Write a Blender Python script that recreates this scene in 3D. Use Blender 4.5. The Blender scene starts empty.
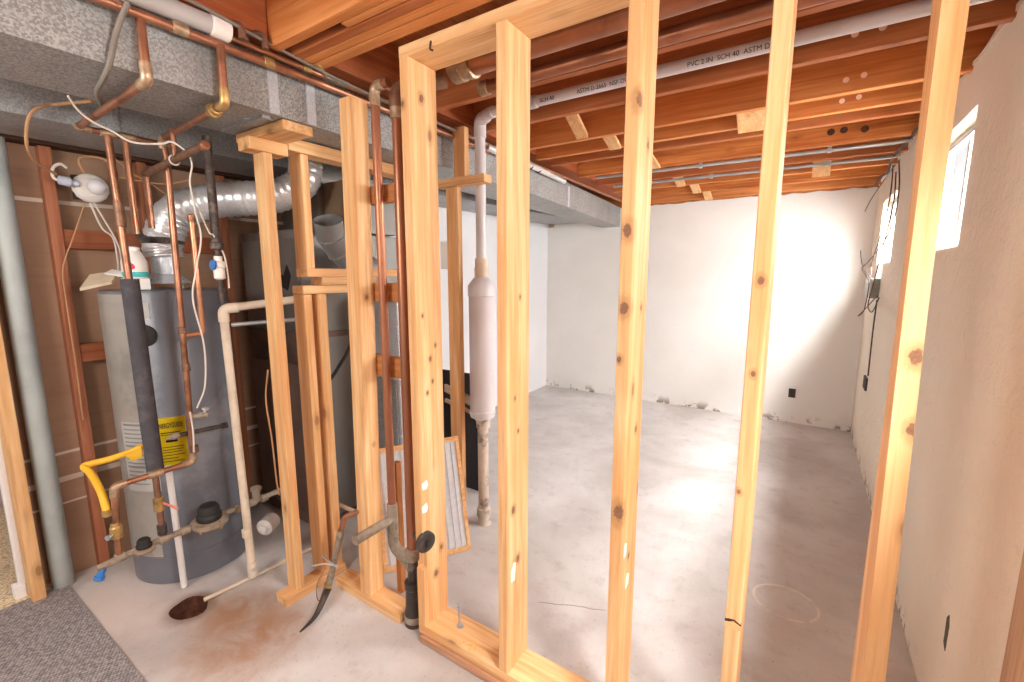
import bpy, bmesh, math, random
from mathutils import Vector, Matrix
random.seed(7)
SC = bpy.context.scene
COL = SC.collection

# ------------------------------------------------------------------ camera
H = 1.51; FPX = 447.0
PITCH = math.radians(8.5245); YAW = math.radians(33.22)
cp, sp, cy_, sy_ = math.cos(PITCH), math.sin(PITCH), math.cos(YAW), math.sin(YAW)
FW = Vector((-sy_*cp, cy_*cp, -sp)); RT = Vector((cy_, sy_, 0)); UP = RT.cross(FW)
EYE = Vector((0, 0, H))
def ray(x, y): return FW + RT*((x-512)/FPX) + UP*((341-y)/FPX)
def PZ(x, y, z): d = ray(x, y); return EYE + d*((z-H)/d.z)      # measuring helpers: photo point on a known plane
def PY(x, y, Y): d = ray(x, y); return EYE + d*(Y/d.y)
def PX(x, y, X): d = ray(x, y); return EYE + d*(X/d.x)

cam = bpy.data.cameras.new('camera'); cam.sensor_width = 36; cam.lens = FPX*36/1024; cam.clip_start = .02
co = bpy.data.objects.new('camera', cam); COL.objects.link(co)
co.location = EYE; co.rotation_euler = (math.pi/2-PITCH, 0, YAW)
SC.camera = co

# ------------------------------------------------------------------ materials
def lin(c):
    return tuple(((v/255)/12.92 if v/255 <= .04045 else ((v/255+.055)/1.055)**2.4) for v in c)
class NT:
    def __init__(s, name):
        s.m = bpy.data.materials.new(name); s.m.use_nodes = True
        s.t = s.m.node_tree; s.n = s.t.nodes; s.n.clear()
        s.out = s.n.new('ShaderNodeOutputMaterial')
        s.b = s.n.new('ShaderNodeBsdfPrincipled'); s.l(s.b.outputs[0], s.out.inputs[0])
    def l(s, a, b): s.t.links.new(a, b)
    def new(s, t, **k):
        n = s.n.new(t)
        for a, v in k.items(): setattr(n, a, v)
        return n
    def set(s, **k):
        mp = dict(rough='Roughness', metal='Metallic', spec='Specular IOR Level', coat='Coat Weight', trans='Transmission Weight', ior='IOR')
        for a, v in k.items(): s.b.inputs[mp[a]].default_value = v
    def coords(s, scale=(1, 1, 1), rnd=True, loc=(0, 0, 0)):
        tc = s.new('ShaderNodeTexCoord'); mp = s.new('ShaderNodeMapping'); mp.inputs['Scale'].default_value = scale
        mp.inputs['Location'].default_value = loc
        src = tc.outputs['Object']
        if rnd:
            oi = s.new('ShaderNodeObjectInfo'); mu = s.new('ShaderNodeMath', operation='MULTIPLY'); mu.inputs[1].default_value = 17.3
            s.l(oi.outputs['Random'], mu.inputs[0]); ad = s.new('ShaderNodeVectorMath', operation='ADD')
            s.l(tc.outputs['Object'], ad.inputs[0]); s.l(mu.outputs[0], ad.inputs[1]); src = ad.outputs[0]
        s.l(src, mp.inputs[0]); return mp.outputs[0]
    def raw(s): return s.new('ShaderNodeTexCoord').outputs['Object']
    def noise(s, v, scale, detail=4, rough=.55, dist=0):
        n = s.new('ShaderNodeTexNoise'); n.inputs['Scale'].default_value = scale; n.inputs['Detail'].default_value = detail
        n.inputs['Roughness'].default_value = rough; n.inputs['Distortion'].default_value = dist; s.l(v, n.inputs['Vector']); return n.outputs['Fac']
    def voro(s, v, scale, feat='F1'):
        n = s.new('ShaderNodeTexVoronoi', feature=feat); n.inputs['Scale'].default_value = scale; s.l(v, n.inputs['Vector']); return n
    def ramp(s, f, stops, interp='LINEAR'):
        r = s.new('ShaderNodeValToRGB'); r.color_ramp.interpolation = interp
        e = r.color_ramp.elements
        while len(e) < len(stops): e.new(.5)
        for i, (p, c) in enumerate(stops):
            e[i].position = p; e[i].color = (*c, 1) if len(c) == 3 else c
        s.l(f, r.inputs[0]); return r.outputs['Color']
    def mix(s, f, a, b, mode='MIX'):
        m = s.new('ShaderNodeMix', data_type='RGBA', blend_type=mode)
        for sock, v in ((m.inputs[0], f), (m.inputs[6], a), (m.inputs[7], b)):
            if isinstance(v, (int, float)): sock.default_value = v
            elif isinstance(v, tuple): sock.default_value = (*v, 1) if len(v) == 3 else v
            else: s.l(v, sock)
        return m.outputs[2]
    def math(s, op, a, b=None, c=None):
        m = s.new('ShaderNodeMath', operation=op)
        for i, v in enumerate((a, b, c)):
            if v is None: continue
            if isinstance(v, (int, float)): m.inputs[i].default_value = v
            else: s.l(v, m.inputs[i])
        return m.outputs[0]
    def dist(s, v, p, sc=(1, 1, 1)):
        d = s.new('ShaderNodeVectorMath', operation='SUBTRACT'); s.l(v, d.inputs[0]); d.inputs[1].default_value = p
        m = s.new('ShaderNodeVectorMath', operation='MULTIPLY'); s.l(d.outputs[0], m.inputs[0]); m.inputs[1].default_value = sc
        k = s.new('ShaderNodeVectorMath', operation='LENGTH'); s.l(m.outputs[0], k.inputs[0]); return k.outputs['Value']
    def smooth(s, v, lo, hi, a=0., b=1.):
        m = s.new('ShaderNodeMapRange', interpolation_type='SMOOTHSTEP'); s.l(v, m.inputs[0])
        for i, x in enumerate((lo, hi, a, b)): m.inputs[i+1].default_value = x
        return m.outputs[0]
    def col(s, c):
        if isinstance(c, tuple): s.b.inputs['Base Color'].default_value = (*c, 1)
        else: s.l(c, s.b.inputs['Base Color'])
        return s
    def bump(s, h, strength=.3, dist=.01):
        b = s.new('ShaderNodeBump'); b.inputs['Strength'].default_value = strength; b.inputs['Distance'].default_value = dist
        s.l(h, b.inputs['Height']); s.l(b.outputs[0], s.b.inputs['Normal'])

def wood(name, c0, c1, axis='z', knotty=.1, rough=.62, stain=None, knots=()):
    n = NT(name); k = {'x': 0, 'y': 1, 'z': 2}[axis]
    sc = [16., 16., 16.]; sc[k] = .9
    v = n.coords(tuple(sc))
    g = n.noise(v, 1.6, 5, .6, .6)
    c = n.ramp(g, [(.3, c1), (.5, tuple((a+b)/2 for a, b in zip(c0, c1))), (.66, c0)])
    sc2 = [60., 60., 60.]; sc2[k] = 2.
    f = n.noise(n.coords(tuple(sc2)), 1.5, 3)
    c = n.mix(n.smooth(f, .46, .72, 0, .4), c, tuple(a*.62 for a in c1))
    big = n.noise(n.coords((1.2, 1.2, 1.2)), 1.4, 2)
    c = n.mix(n.smooth(big, .45, .7, 0, .35), c, tuple(a*b for a, b in zip(c1, (1.05, .9, .75))))
    if knotty:
        s3 = [7., 7., 7.]; s3[k] = 3.4
        d = n.voro(n.coords(tuple(s3)), 1.0).outputs['Distance']
        c = n.mix(n.smooth(d, knotty*.55, knotty, .7, 0), c, (.2, .08, .03))
        c = n.mix(n.smooth(d, knotty*1.0, knotty*2., .35, 0), c, tuple(a*.6 for a in c1))
    raw = n.raw()
    for (kx, ky, kz, kr) in knots:
        s4 = [1., 1., 1.]; s4[k] = .72
        d = n.dist(raw, (kx, ky, kz), tuple(s4))
        d = n.math('ADD', d, n.math('MULTIPLY', n.math('SUBTRACT', n.noise(raw, 48, 4, .65), .5), kr*1.5))
        c = n.mix(n.smooth(d, kr*1.0, kr*2.2, .5, 0), c, tuple(a*.5 for a in c1))
        c = n.mix(n.smooth(d, kr*.62, kr*.95, .9, 0), c, n.mix(n.noise(raw, 130, 3), (.10, .035, .02), (.30, .15, .09)))
    if stain:
        sm = n.noise(n.coords((2, 2, 2)), 3, 4)
        c = n.mix(n.smooth(sm, .55, .68, 0, .6), c, stain)
    n.col(c); n.set(rough=rough, spec=.25); n.bump(g, .12, .002); return n.m

PINE = (lin((240, 200, 150)), lin((214, 158, 102)))
PINE_Z = wood('pine_upright', *PINE, axis='z', knotty=.11)
PINE_X = wood('pine_lengthwise', *PINE, axis='x', knotty=.11)
PINE_Y = wood('pine_crosswise', *PINE, axis='y', knotty=.10)
FIRC = (lin((218, 148, 90)), lin((188, 112, 56)))
FIR_X = wood('fir_joist', *FIRC, axis='x', knotty=.07)
FIR_Y = wood('fir_beam', lin((182, 104, 62)), lin((148, 76, 40)), axis='y', knotty=.05)
FIR2_X = wood('fir_joist_bold_grain', lin((222, 146, 82)), lin((160, 84, 36)), axis='x', knotty=.10)
FIR3_X = wood('fir_joist_brown', lin((190, 118, 72)), lin((156, 86, 46)), axis='x', knotty=.08)
RED_Z = wood('redwood_upright', lin((182, 120, 90)), lin((150, 90, 62)), axis='z', knotty=.05)
RED_Y = wood('redwood_crosswise', lin((180, 112, 80)), lin((146, 80, 52)), axis='y', knotty=.05)
SUBFL = wood('subfloor_boards', lin((200, 124, 72)), lin((160, 92, 48)), axis='y', knotty=.05)
GREY_Y = wood('weathered_lath', lin((196, 178, 158)), lin((150, 130, 110)), axis='x', knotty=0)
DARKW_Y = wood('dark_plate_wood', lin((92, 60, 44)), lin((58, 36, 26)), axis='y', knotty=0)

def metal_sheet(name, c, rough=.42, metal=.55, spangle=.25, dirt=None):
    n = NT(name); v = n.coords((1, 1, 1))
    vo = n.voro(v, 190).outputs['Color']
    sx = n.new('ShaderNodeSeparateColor'); n.l(vo, sx.inputs[0])
    f = n.smooth(sx.outputs[0], 0, 1, 0, 1)
    base = n.mix(f, tuple(x*(1-spangle) for x in c), tuple(min(1, x*(1+spangle)) for x in c))
    no = n.noise(v, 3.5, 5, .6)
    base = n.mix(n.smooth(no, .42, .7, 0, .45), base, tuple(x*.6 for x in c) if dirt is None else dirt)
    n.col(base); n.set(rough=rough, metal=metal)
    n.bump(n.noise(v, 7, 2), .15, .01); return n.m
GALV = metal_sheet('galvanised_sheet', lin((160, 161, 160)), .48, .3, .3, lin((130, 129, 126)))
GALV_D = metal_sheet('dull_galvanised_sheet', lin((160, 162, 164)), .55, .3, .2, lin((122, 114, 104)))
GALV_B = metal_sheet('bright_sheet_metal', lin((206, 212, 220)), .4, .35, .1, lin((176, 182, 190)))
DUCTPAINT = metal_sheet('pale_duct_sheet', lin((186, 194, 190)), .5, .3, .08)

def plain(name, c, rough=.5, metal=0., var=.18, scale=9, dirt=None, dirt_amt=.5, bump=0, stretch=(1, 1, 1), spec=.4):
    n = NT(name); v = n.coords(stretch)
    no = n.noise(v, scale, 4, .6)
    cc = n.ramp(no, [(.3, tuple(x*(1-var) for x in c)), (.7, tuple(min(1, x*(1+var)) for x in c))])
    if dirt is not None:
        d = n.noise(n.coords(stretch, loc=(3, 5, 7)), scale*.6, 5, .65)
        cc = n.mix(n.smooth(d, .5, .68, 0, dirt_amt), cc, dirt)
    n.col(cc); n.set(rough=rough, metal=metal, spec=spec)
    if bump: n.bump(no, bump, .004)
    return n.m
COPPER = plain('tarnished_copper', lin((172, 122, 96)), .36, .75, .3, 14, lin((104, 68, 52)), .7)
COPPER_B = plain('bright_copper', lin((190, 136, 106)), .3, .8, .2, 12, lin((150, 92, 64)), .5)
COPPER_R = plain('brown_copper_stack', lin((166, 110, 82)), .34, .6, .2, 6, lin((120, 64, 44)), .6, stretch=(1, 1, .3))
COPPER_D = plain('dark_copper', lin((140, 104, 84)), .5, .5, .3, 18, lin((86, 66, 56)), .7)
SOLDER = plain('soldered_joint', lin((176, 148, 120)), .4, .5, .3, 40, lin((196, 188, 170)), .6)
BRASS = plain('brass_fitting', lin((192, 160, 104)), .4, .6, .2, 30, lin((120, 92, 60)), .6)
IRON_G = plain('dusty_iron_pipe', lin((158, 144, 128)), .7, .2, .2, 30, lin((104, 86, 70)), .6)
IRON_B = plain('black_iron_pipe', lin((78, 68, 64)), .55, .3, .3, 40, lin((150, 136, 124)), .5)
ABS = plain('black_abs', lin((58, 52, 50)), .45, 0, .2, 20, lin((120, 110, 100)), .35)
RUBBER = plain('black_rubber', lin((40, 38, 38)), .6, 0, .2, 20)
FOAM = plain('grey_foam_insulation', lin((74, 72, 78)), .8, 0, .15, 25, lin((120, 118, 120)), .3)
PVC = plain('cream_pvc', lin((216, 200, 180)), .5, 0, .06, 6, lin((150, 124, 96)), .35)
PVC_W = plain('white_pvc', lin((238, 234, 232)), .4, 0, .03, 5)
PVC_D = plain('dirty_pvc', lin((206, 194, 180)), .5, 0, .08, 20, lin((96, 76, 60)), .75)
PLAST_W = plain('white_plastic', lin((236, 230, 224)), .4, 0, .03, 6)
PLAST_G = plain('pale_grey_plastic', lin((190, 188, 186)), .5, 0, .08, 12, lin((130, 112, 92)), .4)
STEELPOLE = plain('pale_blue_grey_pole', lin((176, 184, 184)), .5, .1, .08, 6, lin((140, 146, 148)), .4)
TANK = plain('tank_grey_enamel', lin((112, 114, 122)), .36, .1, .12, 3.5, lin((158, 160, 166)), .6)
TANK_L = plain('bare_tank_jacket', lin((214, 208, 200)), .38, .15, .1, 6, lin((164, 158, 150)), .5)
FURN_D = plain('brown_furnace_sheet', lin((118, 96, 86)), .5, .2, .2, 4, lin((66, 54, 48)), .6)
FURN_G = plain('grey_furnace_sheet', lin((132, 128, 124)), .42, .4, .15, 3, lin((92, 74, 62)), .6, stretch=(1, 1, .25))
FURN_K = plain('charred_sheet', lin((44, 38, 36)), .7, .1, .3, 6)
WHITE_W = plain('white_paint', lin((236, 236, 238)), .6, 0, .02, 4)
PAPER = plain('white_paper', lin((236, 234, 230)), .8, 0, .03, 20)
YELLOW = plain('yellow_gas_hose', lin((238, 186, 52)), .45, 0, .1, 8)
YELLOWP = plain('yellow_label_paper', lin((244, 216, 20)), .6, 0, .03, 8)
INK = plain('black_ink', lin((24, 22, 24)), .7, 0, .05, 8)
INKG = plain('grey_ink', lin((120, 122, 130)), .7, 0, .05, 8)
BLUE = plain('blue_plastic', lin((60, 120, 190)), .4, 0, .1, 8)
TEAL = plain('teal_liquid', lin((60, 190, 190)), .3, 0, .05, 8)
PINK = plain('pink_print', lin((226, 60, 104)), .5, 0, .05, 8)
REDP = plain('red_handle', lin((206, 120, 104)), .5, 0, .1, 8)
WIRE_W = plain('white_cable', lin((222, 214, 204)), .5, 0, .05, 8)
WIRE_T = plain('tan_cable', lin((196, 150, 110)), .5, 0, .1, 8)
WIRE_K = plain('black_cable', lin((66, 50, 44)), .6, 0, .1, 8)
WIRE_G = plain('grey_cable', lin((128, 120, 112)), .6, 0, .1, 8)
BOXG = plain('grey_metal_box', lin((140, 136, 130)), .4, .3, .1, 8)
DARKBOX = plain('dark_outlet_box', lin((60, 52, 46)), .6, .1, .2, 30, lin((120, 104, 88)), .4)
BOARD_K = plain('black_board', lin((52, 48, 50)), .7, 0, .15, 5)
NAILM = plain('zinc_bolt', lin((190, 194, 200)), .35, .7, .1, 30)
CRUMB = plain('wood_crumbs', lin((226, 178, 110)), .8, 0, .2, 60)
RUST = plain('rusty_pit', lin((92, 54, 40)), .8, 0, .45, 30, lin((60, 34, 26)), .7, bump=.6)
PVC_PALE = plain('grey_white_vinyl', lin((212, 208, 212)), .35, 0, .03, 5)
CONDUIT = plain('galvanised_conduit', lin((176, 180, 184)), .35, .6, .12, 10)
FOIL = metal_sheet('aluminium_flex_foil', lin((222, 222, 224)), .3, .55, .1, lin((190, 190, 192)))
FILT = plain('filter_mesh', lin((206, 208, 212)), .7, 0, .08, 40)
PLUG = plain('pale_hole_disc', lin((246, 214, 190)), .7, 0, .05, 30)
BULBG = plain('frosted_bulb', lin((226, 222, 226)), .3, 0, .02, 5)

def m_floor():
    n = NT('concrete_floor'); raw = n.raw(); v = n.coords((1, 1, 1), rnd=False)
    a = n.noise(v, 1.3, 6, .6, .4); b = n.noise(v, 9, 6, .65)
    c = n.ramp(a, [(.3, lin((176, 168, 164))), (.5, lin((200, 195, 193))), (.72, lin((218, 215, 214)))])
    c = n.mix(n.smooth(b, .5, .75, 0, .35), c, lin((152, 140, 132)))
    sp = n.noise(v, 70, 3); c = n.mix(n.smooth(sp, .62, .72, 0, .4), c, lin((128, 112, 100)))
    # floor coordinates split by axis
    sx = n.new('ShaderNodeSeparateXYZ'); n.l(raw, sx.inputs[0])
    # rusty stain that spread from the drain pit
    wob = n.math('MULTIPLY', n.math('SUBTRACT', n.noise(v, 3.5, 5), .5), .42)
    d = n.math('ADD', n.dist(raw, (-1.93, .83, 0), (1, 1.7, 0)), wob)
    st = n.math('MULTIPLY', n.smooth(d, .10, .42, .8, 0), n.smooth(n.noise(v, 6, 5, .65, .6), .3, .62, .35, 1))
    c = n.mix(st, c, lin((160, 112, 72)))
    d2 = n.math('ADD', n.dist(raw, (-1.75, .66, 0), (.9, 1.7, 0)), wob)
    c = n.mix(n.math('MULTIPLY', n.smooth(d2, .05, .36, .6, 0), n.smooth(n.noise(v, 5, 5, .65, .6), .35, .62, .2, 1)), c, lin((176, 134, 98)))
    # dirty rim of the drain pit
    d5 = n.math('ADD', n.dist(raw, (-2.243, .733, 0)), n.math('MULTIPLY', wob, .25))
    c = n.mix(n.smooth(d5, .07, .135, .75, 0), c, lin((118, 92, 76)))
    # thin crack in the slab
    q = n.new('ShaderNodeVectorMath', operation='DOT_PRODUCT'); n.l(raw, q.inputs[0]); q.inputs[1].default_value = (-.403, .915, 0)
    q2 = n.new('ShaderNodeVectorMath', operation='DOT_PRODUCT'); n.l(raw, q2.inputs[0]); q2.inputs[1].default_value = (.915, .403, 0)
    ln = n.math('ABSOLUTE', n.math('ADD', n.math('SUBTRACT', q.outputs['Value'], 1.871), n.math('MULTIPLY', n.math('SUBTRACT', n.noise(v, 9, 3), .5), .03)))
    al = n.math('ABSOLUTE', n.math('SUBTRACT', q2.outputs['Value'], -.036))
    c = n.mix(n.math('MULTIPLY', n.smooth(ln, .001, .005, .6, 0), n.smooth(al, .13, .17, 1, 0)), c, lin((96, 84, 78)))
    # pale dried patch in front of the heater
    d3 = n.math('ADD', n.dist(raw, (-2.5, .58, 0), (1, 1.5, 0)), wob)
    c = n.mix(n.smooth(d3, .1, .4, .55, 0), c, lin((228, 214, 206)))
    # chalk ring
    dr = n.dist(raw, (.035, 2.268, 0), (1, 1.12, 0))
    ringd = n.math('ABSOLUTE', n.math('SUBTRACT', dr, .13))
    brk = n.smooth(n.noise(v, 14, 3), .36, .5, 0, .75)
    c = n.mix(n.math('MULTIPLY', n.smooth(ringd, .003, .009, 1, 0), brk), c, lin((232, 222, 214)))
    n.col(c); n.set(rough=.62, spec=.3); n.bump(n.noise(v, 22, 6, .7), .22, .004); return n.m
FLOOR = m_floor()
def m_carpet():
    n = NT('grey_loop_carpet'); tc = n.raw(); mp = n.new('ShaderNodeMapping'); mp.inputs['Rotation'].default_value = (0, 0, .5); n.l(tc, mp.inputs[0]); v = mp.outputs[0]
    vo = n.voro(v, 88); vo.inputs['Randomness'].default_value = .35; d = vo.outputs['Distance']
    c = n.ramp(d, [(0., lin((204, 200, 200))), (.4, lin((172, 168, 169))), (.75, lin((112, 109, 112)))])
    c = n.mix(n.smooth(n.noise(v, 5, 3), .4, .7, 0, .15), c, lin((140, 136, 138)))
    n.col(c); n.set(rough=.95, spec=.1); n.bump(d, -.6, .006); return n.m
CARPET = m_carpet()
def m_carpet2():
    n = NT('lit_beige_carpet'); v = n.coords((1, 1, 1), rnd=False)
    d = n.voro(v, 90).outputs['Distance']
    c = n.ramp(d, [(0., lin((246, 236, 208))), (.4, lin((232, 218, 186))), (.8, lin((190, 172, 140)))])
    n.col(c); n.set(rough=.95, spec=.1); n.bump(d, -1.0, .01); return n.m
CARPET_LIT = m_carpet2()
def m_stucco(name, c, bumps=.5, chips=True):
    n = NT(name); v = n.coords((1, 1, 1), rnd=False); raw = n.raw()
    a = n.noise(v, 1.5, 4); 
    cc = n.ramp(a, [(.35, tuple(x*.94 for x in c)), (.65, c)])
    if chips:
        sx = n.new('ShaderNodeSeparateXYZ'); n.l(raw, sx.inputs[0])
        low = n.smooth(sx.outputs[2], .0, .11, 1, 0)
        ch = n.math('MULTIPLY', n.smooth(n.noise(v, 7, 6, .7), .52, .58), low)
        cc = n.mix(ch, cc, lin((150, 138, 128)))
        cr = n.smooth(n.noise(n.coords((.3, .3, 1.0), rnd=False), 40, 4), .68, .74, 0, .35)
        cc = n.mix(cr, cc, tuple(x*.72 for x in c))
    n.col(cc); n.set(rough=.8, spec=.2)
    h = n.math('ADD', n.noise(v, 30, 5, .62, .8), n.math('MULTIPLY', n.noise(v, 9, 3, .5, 1.2), 1.4))
    n.bump(h, bumps, .006); return n.m
STUCCO = m_stucco('cream_stucco', lin((240, 228, 210)), 1.0)
FARWALL = m_stucco('white_painted_masonry', lin((240, 238, 234)), .3)
WALLW = m_stucco('white_drywall', lin((236, 238, 242)), .04, False)
def m_kraft():
    n = NT('brown_drywall_paper'); v = n.coords((1, 1, 1), rnd=False); raw = n.raw()
    c = n.ramp(n.noise(v, 2, 4), [(.3, lin((150, 118, 96))), (.7, lin((176, 142, 118)))])
    sx = n.new('ShaderNodeSeparateXYZ'); n.l(raw, sx.inputs[0])
    stripes = n.noise(n.coords((.4, .4, 22), rnd=False), 2, 2)
    c = n.mix(n.smooth(stripes, .45, .7, 0, .2), c, lin((132, 100, 80)))
    for z0, w in ((1.848, .011), (.640, .008), (.505, .016), (.385, .006)):
        wob = n.math('MULTIPLY', n.math('SUBTRACT', n.noise(v, 5, 3), .5), .014)
        d = n.math('ABSOLUTE', n.math('ADD', n.math('SUBTRACT', sx.outputs[2], z0), wob))
        c = n.mix(n.smooth(d, w*.7, w, .9, 0), c, lin((222, 208, 196)))
    n.col(c); n.set(rough=.8, spec=.15); return n.m
KRAFT = m_kraft()
def m_glass():
    n = NT('window_glass'); n.n.remove(n.b)
    t = n.new('ShaderNodeBsdfTransparent'); g = n.new('ShaderNodeBsdfGlossy'); g.inputs['Roughness'].default_value = .02
    m = n.new('ShaderNodeMixShader'); m.inputs[0].default_value = .04; n.l(t.outputs[0], m.inputs[1]); n.l(g.outputs[0], m.inputs[2])
    n.l(m.outputs[0], n.out.inputs[0]); return n.m
GLASS = m_glass()

# ------------------------------------------------------------------ mesh helpers
def B(): return bmesh.new()
def hexa(bm, c):           # 4 lower corners ccw, then 4 upper corners
    v = [bm.verts.new(p) for p in c]
    for f in ((3, 2, 1, 0), (4, 5, 6, 7), (0, 1, 5, 4), (1, 2, 6, 5), (2, 3, 7, 6), (3, 0, 4, 7)): bm.faces.new([v[i] for i in f])
    return bm
def box(x0, x1, y0, y1, z0, z1, bm=None, bev=.0):
    b = bm if bm is not None else B()
    t = B() if bev else b
    hexa(t, [(x0, y0, z0), (x1, y0, z0), (x1, y1, z0), (x0, y1, z0), (x0, y0, z1), (x1, y0, z1), (x1, y1, z1), (x0, y1, z1)])
    if bev:
        bmesh.ops.bevel(t, geom=t.edges[:], offset=bev, segments=2, affect='EDGES', profile=.5)
        merge(b, t)
    return b
def merge(b, t):
    me = bpy.data.meshes.new('tmp'); t.to_mesh(me); t.free(); b.from_mesh(me); bpy.data.meshes.remove(me)
def fillet(pts, r, n=6):
    pts = [Vector(p) for p in pts]; out = [pts[0]]
    for i in range(1, len(pts)-1):
        a, p, c = pts[i-1], pts[i], pts[i+1]
        u = (a-p); w = (c-p); lu, lw = u.length, w.length
        u.normalize(); w.normalize()
        ang = u.angle(w)
        if ang > 3.1 or r <= 0: out.append(p); continue
        t = min(r/math.tan(ang/2), lu*.48, lw*.48)
        rr = t*math.tan(ang/2)
        for k in range(n+1):
            s = k/n
            q = (p+u*t)*(1-s)**2 + p*2*s*(1-s) + (p+w*t)*s*s
            out.append(q)
    out.append(pts[-1]); return out
def spline(pts, n=8):
    P = [Vector(p) for p in pts]; P = [P[0]*2-P[1]]+P+[P[-1]*2-P[-2]]; out = []
    for i in range(1, len(P)-2):
        for k in range(n):
            t = k/n; a, b, c, d = P[i-1:i+3]
            out.append(.5*((2*b)+(c-a)*t+(2*a-5*b+4*c-d)*t*t+(3*b-a-3*c+d)*t**3))
    out.append(P[-2]); return out
def sweep(pts, r, bm=None, seg=14, cap=True):
    b = bm if bm is not None else B(); pts = [Vector(p) for p in pts]
    q = [pts[0]]
    for p in pts[1:]:
        if (p-q[-1]).length > 1e-5: q.append(p)
    pts = q; n = len(pts)
    T = []
    for i in range(n):
        t = (pts[min(i+1, n-1)]-pts[max(i-1, 0)]); T.append(t.normalized())
    ref = Vector((0, 0, 1)) if abs(T[0].z) < .9 else Vector((1, 0, 0))
    nrm = (ref - T[0]*ref.dot(T[0])).normalized(); rings = []
    for i in range(n):
        if i:
            nrm = (nrm - T[i]*nrm.dot(T[i])).normalized()
        bn = T[i].cross(nrm); rad = r(i/(n-1)) if callable(r) else (r[i] if isinstance(r, (list, tuple)) else r)
        rings.append([b.verts.new(pts[i]+nrm*(rad*math.cos(2*math.pi*k/seg))+bn*(rad*math.sin(2*math.pi*k/seg))) for k in range(seg)])
    for i in range(n-1):
        for k in range(seg):
            f = b.faces.new((rings[i][k], rings[i][(k+1) % seg], rings[i+1][(k+1) % seg], rings[i+1][k])); f.smooth = True
    if cap:
        b.faces.new(list(reversed(rings[0]))); b.faces.new(rings[-1])
    return b
def pipe(pts, r, bend=None, bm=None, seg=14): return sweep(fillet(pts, bend if bend is not None else r*2), r, bm, seg)
def lathe(base, axis, prof, bm=None, seg=24):   # prof: list of (radius, height)
    b = bm if bm is not None else B(); a = Vector(axis).normalized(); base = Vector(base)
    ref = Vector((0, 0, 1)) if abs(a.z) < .9 else Vector((1, 0, 0)); u = (ref-a*ref.dot(a)).normalized(); w = a.cross(u); rings = []
    for (r, h) in prof:
        r = max(r, 1e-4)
        rings.append([b.verts.new(base+a*h+u*(r*math.cos(2*math.pi*k/seg))+w*(r*math.sin(2*math.pi*k/seg))) for k in range(seg)])
    for i in range(len(rings)-1):
        s = abs(prof[i+1][0]-prof[i][0]) < .6*abs(prof[i+1][1]-prof[i][1])+1e-6 or True
        for k in range(seg):
            f = b.faces.new((rings[i][k], rings[i][(k+1) % seg], rings[i+1][(k+1) % seg], rings[i+1][k])); f.smooth = s
    b.faces.new(list(reversed(rings[0]))); b.faces.new(rings[-1]); return b
def prism(poly, axis, a0, a1, bm=None):          # polygon in the plane across axis
    b = bm if bm is not None else B(); k = {'x': 0, 'y': 1, 'z': 2}[axis]
    def mk(p, a):
        c = [p[0], p[1]]; c.insert(k, a); return c
    lo = [b.verts.new(mk(p, a0)) for p in poly]; hi = [b.verts.new(mk(p, a1)) for p in poly]; n = len(poly)
    b.faces.new(lo); b.faces.new(hi)
    for i in range(n): b.faces.new((lo[i], lo[(i+1) % n], hi[(i+1) % n], hi[i]))
    return b

def obj(name, bm, mat, parent=None, origin=None):
    bmesh.ops.recalc_face_normals(bm, faces=bm.faces[:])
    if origin is None:
        xs = [v.co for v in bm.verts]
        mn = [min(c[i] for c in xs) for i in range(3)]; mx = [max(c[i] for c in xs) for i in range(3)]
        origin = Vector(((mn[0]+mx[0])/2, (mn[1]+mx[1])/2, mn[2]))
    origin = Vector(origin)
    bmesh.ops.translate(bm, verts=bm.verts[:], vec=-origin)
    me = bpy.data.meshes.new(name); bm.to_mesh(me); bm.free()
    for m in (mat if isinstance(mat, (list, tuple)) else [mat]): me.materials.append(m)
    if any(p.use_smooth for p in me.polygons):
        try: me.set_sharp_from_angle(angle=math.radians(38))
        except Exception: pass
    o = bpy.data.objects.new(name, me); COL.objects.link(o); o.location = origin
    if parent is not None:
        o.parent = parent
        w = Vector((0, 0, 0)); p = parent
        while p: w += p.location; p = p.parent
        o.location = origin - w
    return o
def tag(o, label, cat, group=None, kind=None):
    o['label'] = label; o['category'] = cat
    if group: o['group'] = group
    if kind: o['kind'] = kind
    return o
def thing(name, label, cat, bm, mat, group=None, origin=None): return tag(obj(name, bm, mat, None, origin), label, cat, group)
def part(par, name, bm, mat, label=None):
    o = obj(name, bm, mat, par)
    if label: o['label'] = label
    return o
def empty(name, label, cat, loc, group=None):
    o = bpy.data.objects.new(name, None); COL.objects.link(o); o.location = loc; o.empty_display_size = .05; return tag(o, label, cat, group)
def struct(name, bm, mat, parent=None, origin=(0, 0, 0)):
    o = obj(name, bm, mat, parent, origin); o['kind'] = 'structure'; return o
def text_mesh(body, size, mat, parent, loc, right, up, depth=.0006, name='printing', align='LEFT', sx=1.):
    cu = bpy.data.curves.new('t', 'FONT'); cu.body = body; cu.size = size; cu.extrude = depth; cu.align_x = align
    t = bpy.data.objects.new('t', cu); COL.objects.link(t)
    dg = bpy.context.evaluated_depsgraph_get(); me = bpy.data.meshes.new_from_object(t.evaluated_get(dg))
    bpy.data.objects.remove(t); bpy.data.curves.remove(cu)
    r = Vector(right).normalized(); u = Vector(up).normalized(); n = r.cross(u)
    M = Matrix((r*sx, u, n)).transposed()
    bm = B(); bm.from_mesh(me); bpy.data.meshes.remove(me)
    for v in bm.verts: v.co = M @ v.co + Vector(loc)
    return part(parent, name, bm, mat)

# ------------------------------------------------------------------ setting
XR = .467; YF = 5.26; XL = -3.0; XLW = -2.885; ZT = 2.285
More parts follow.
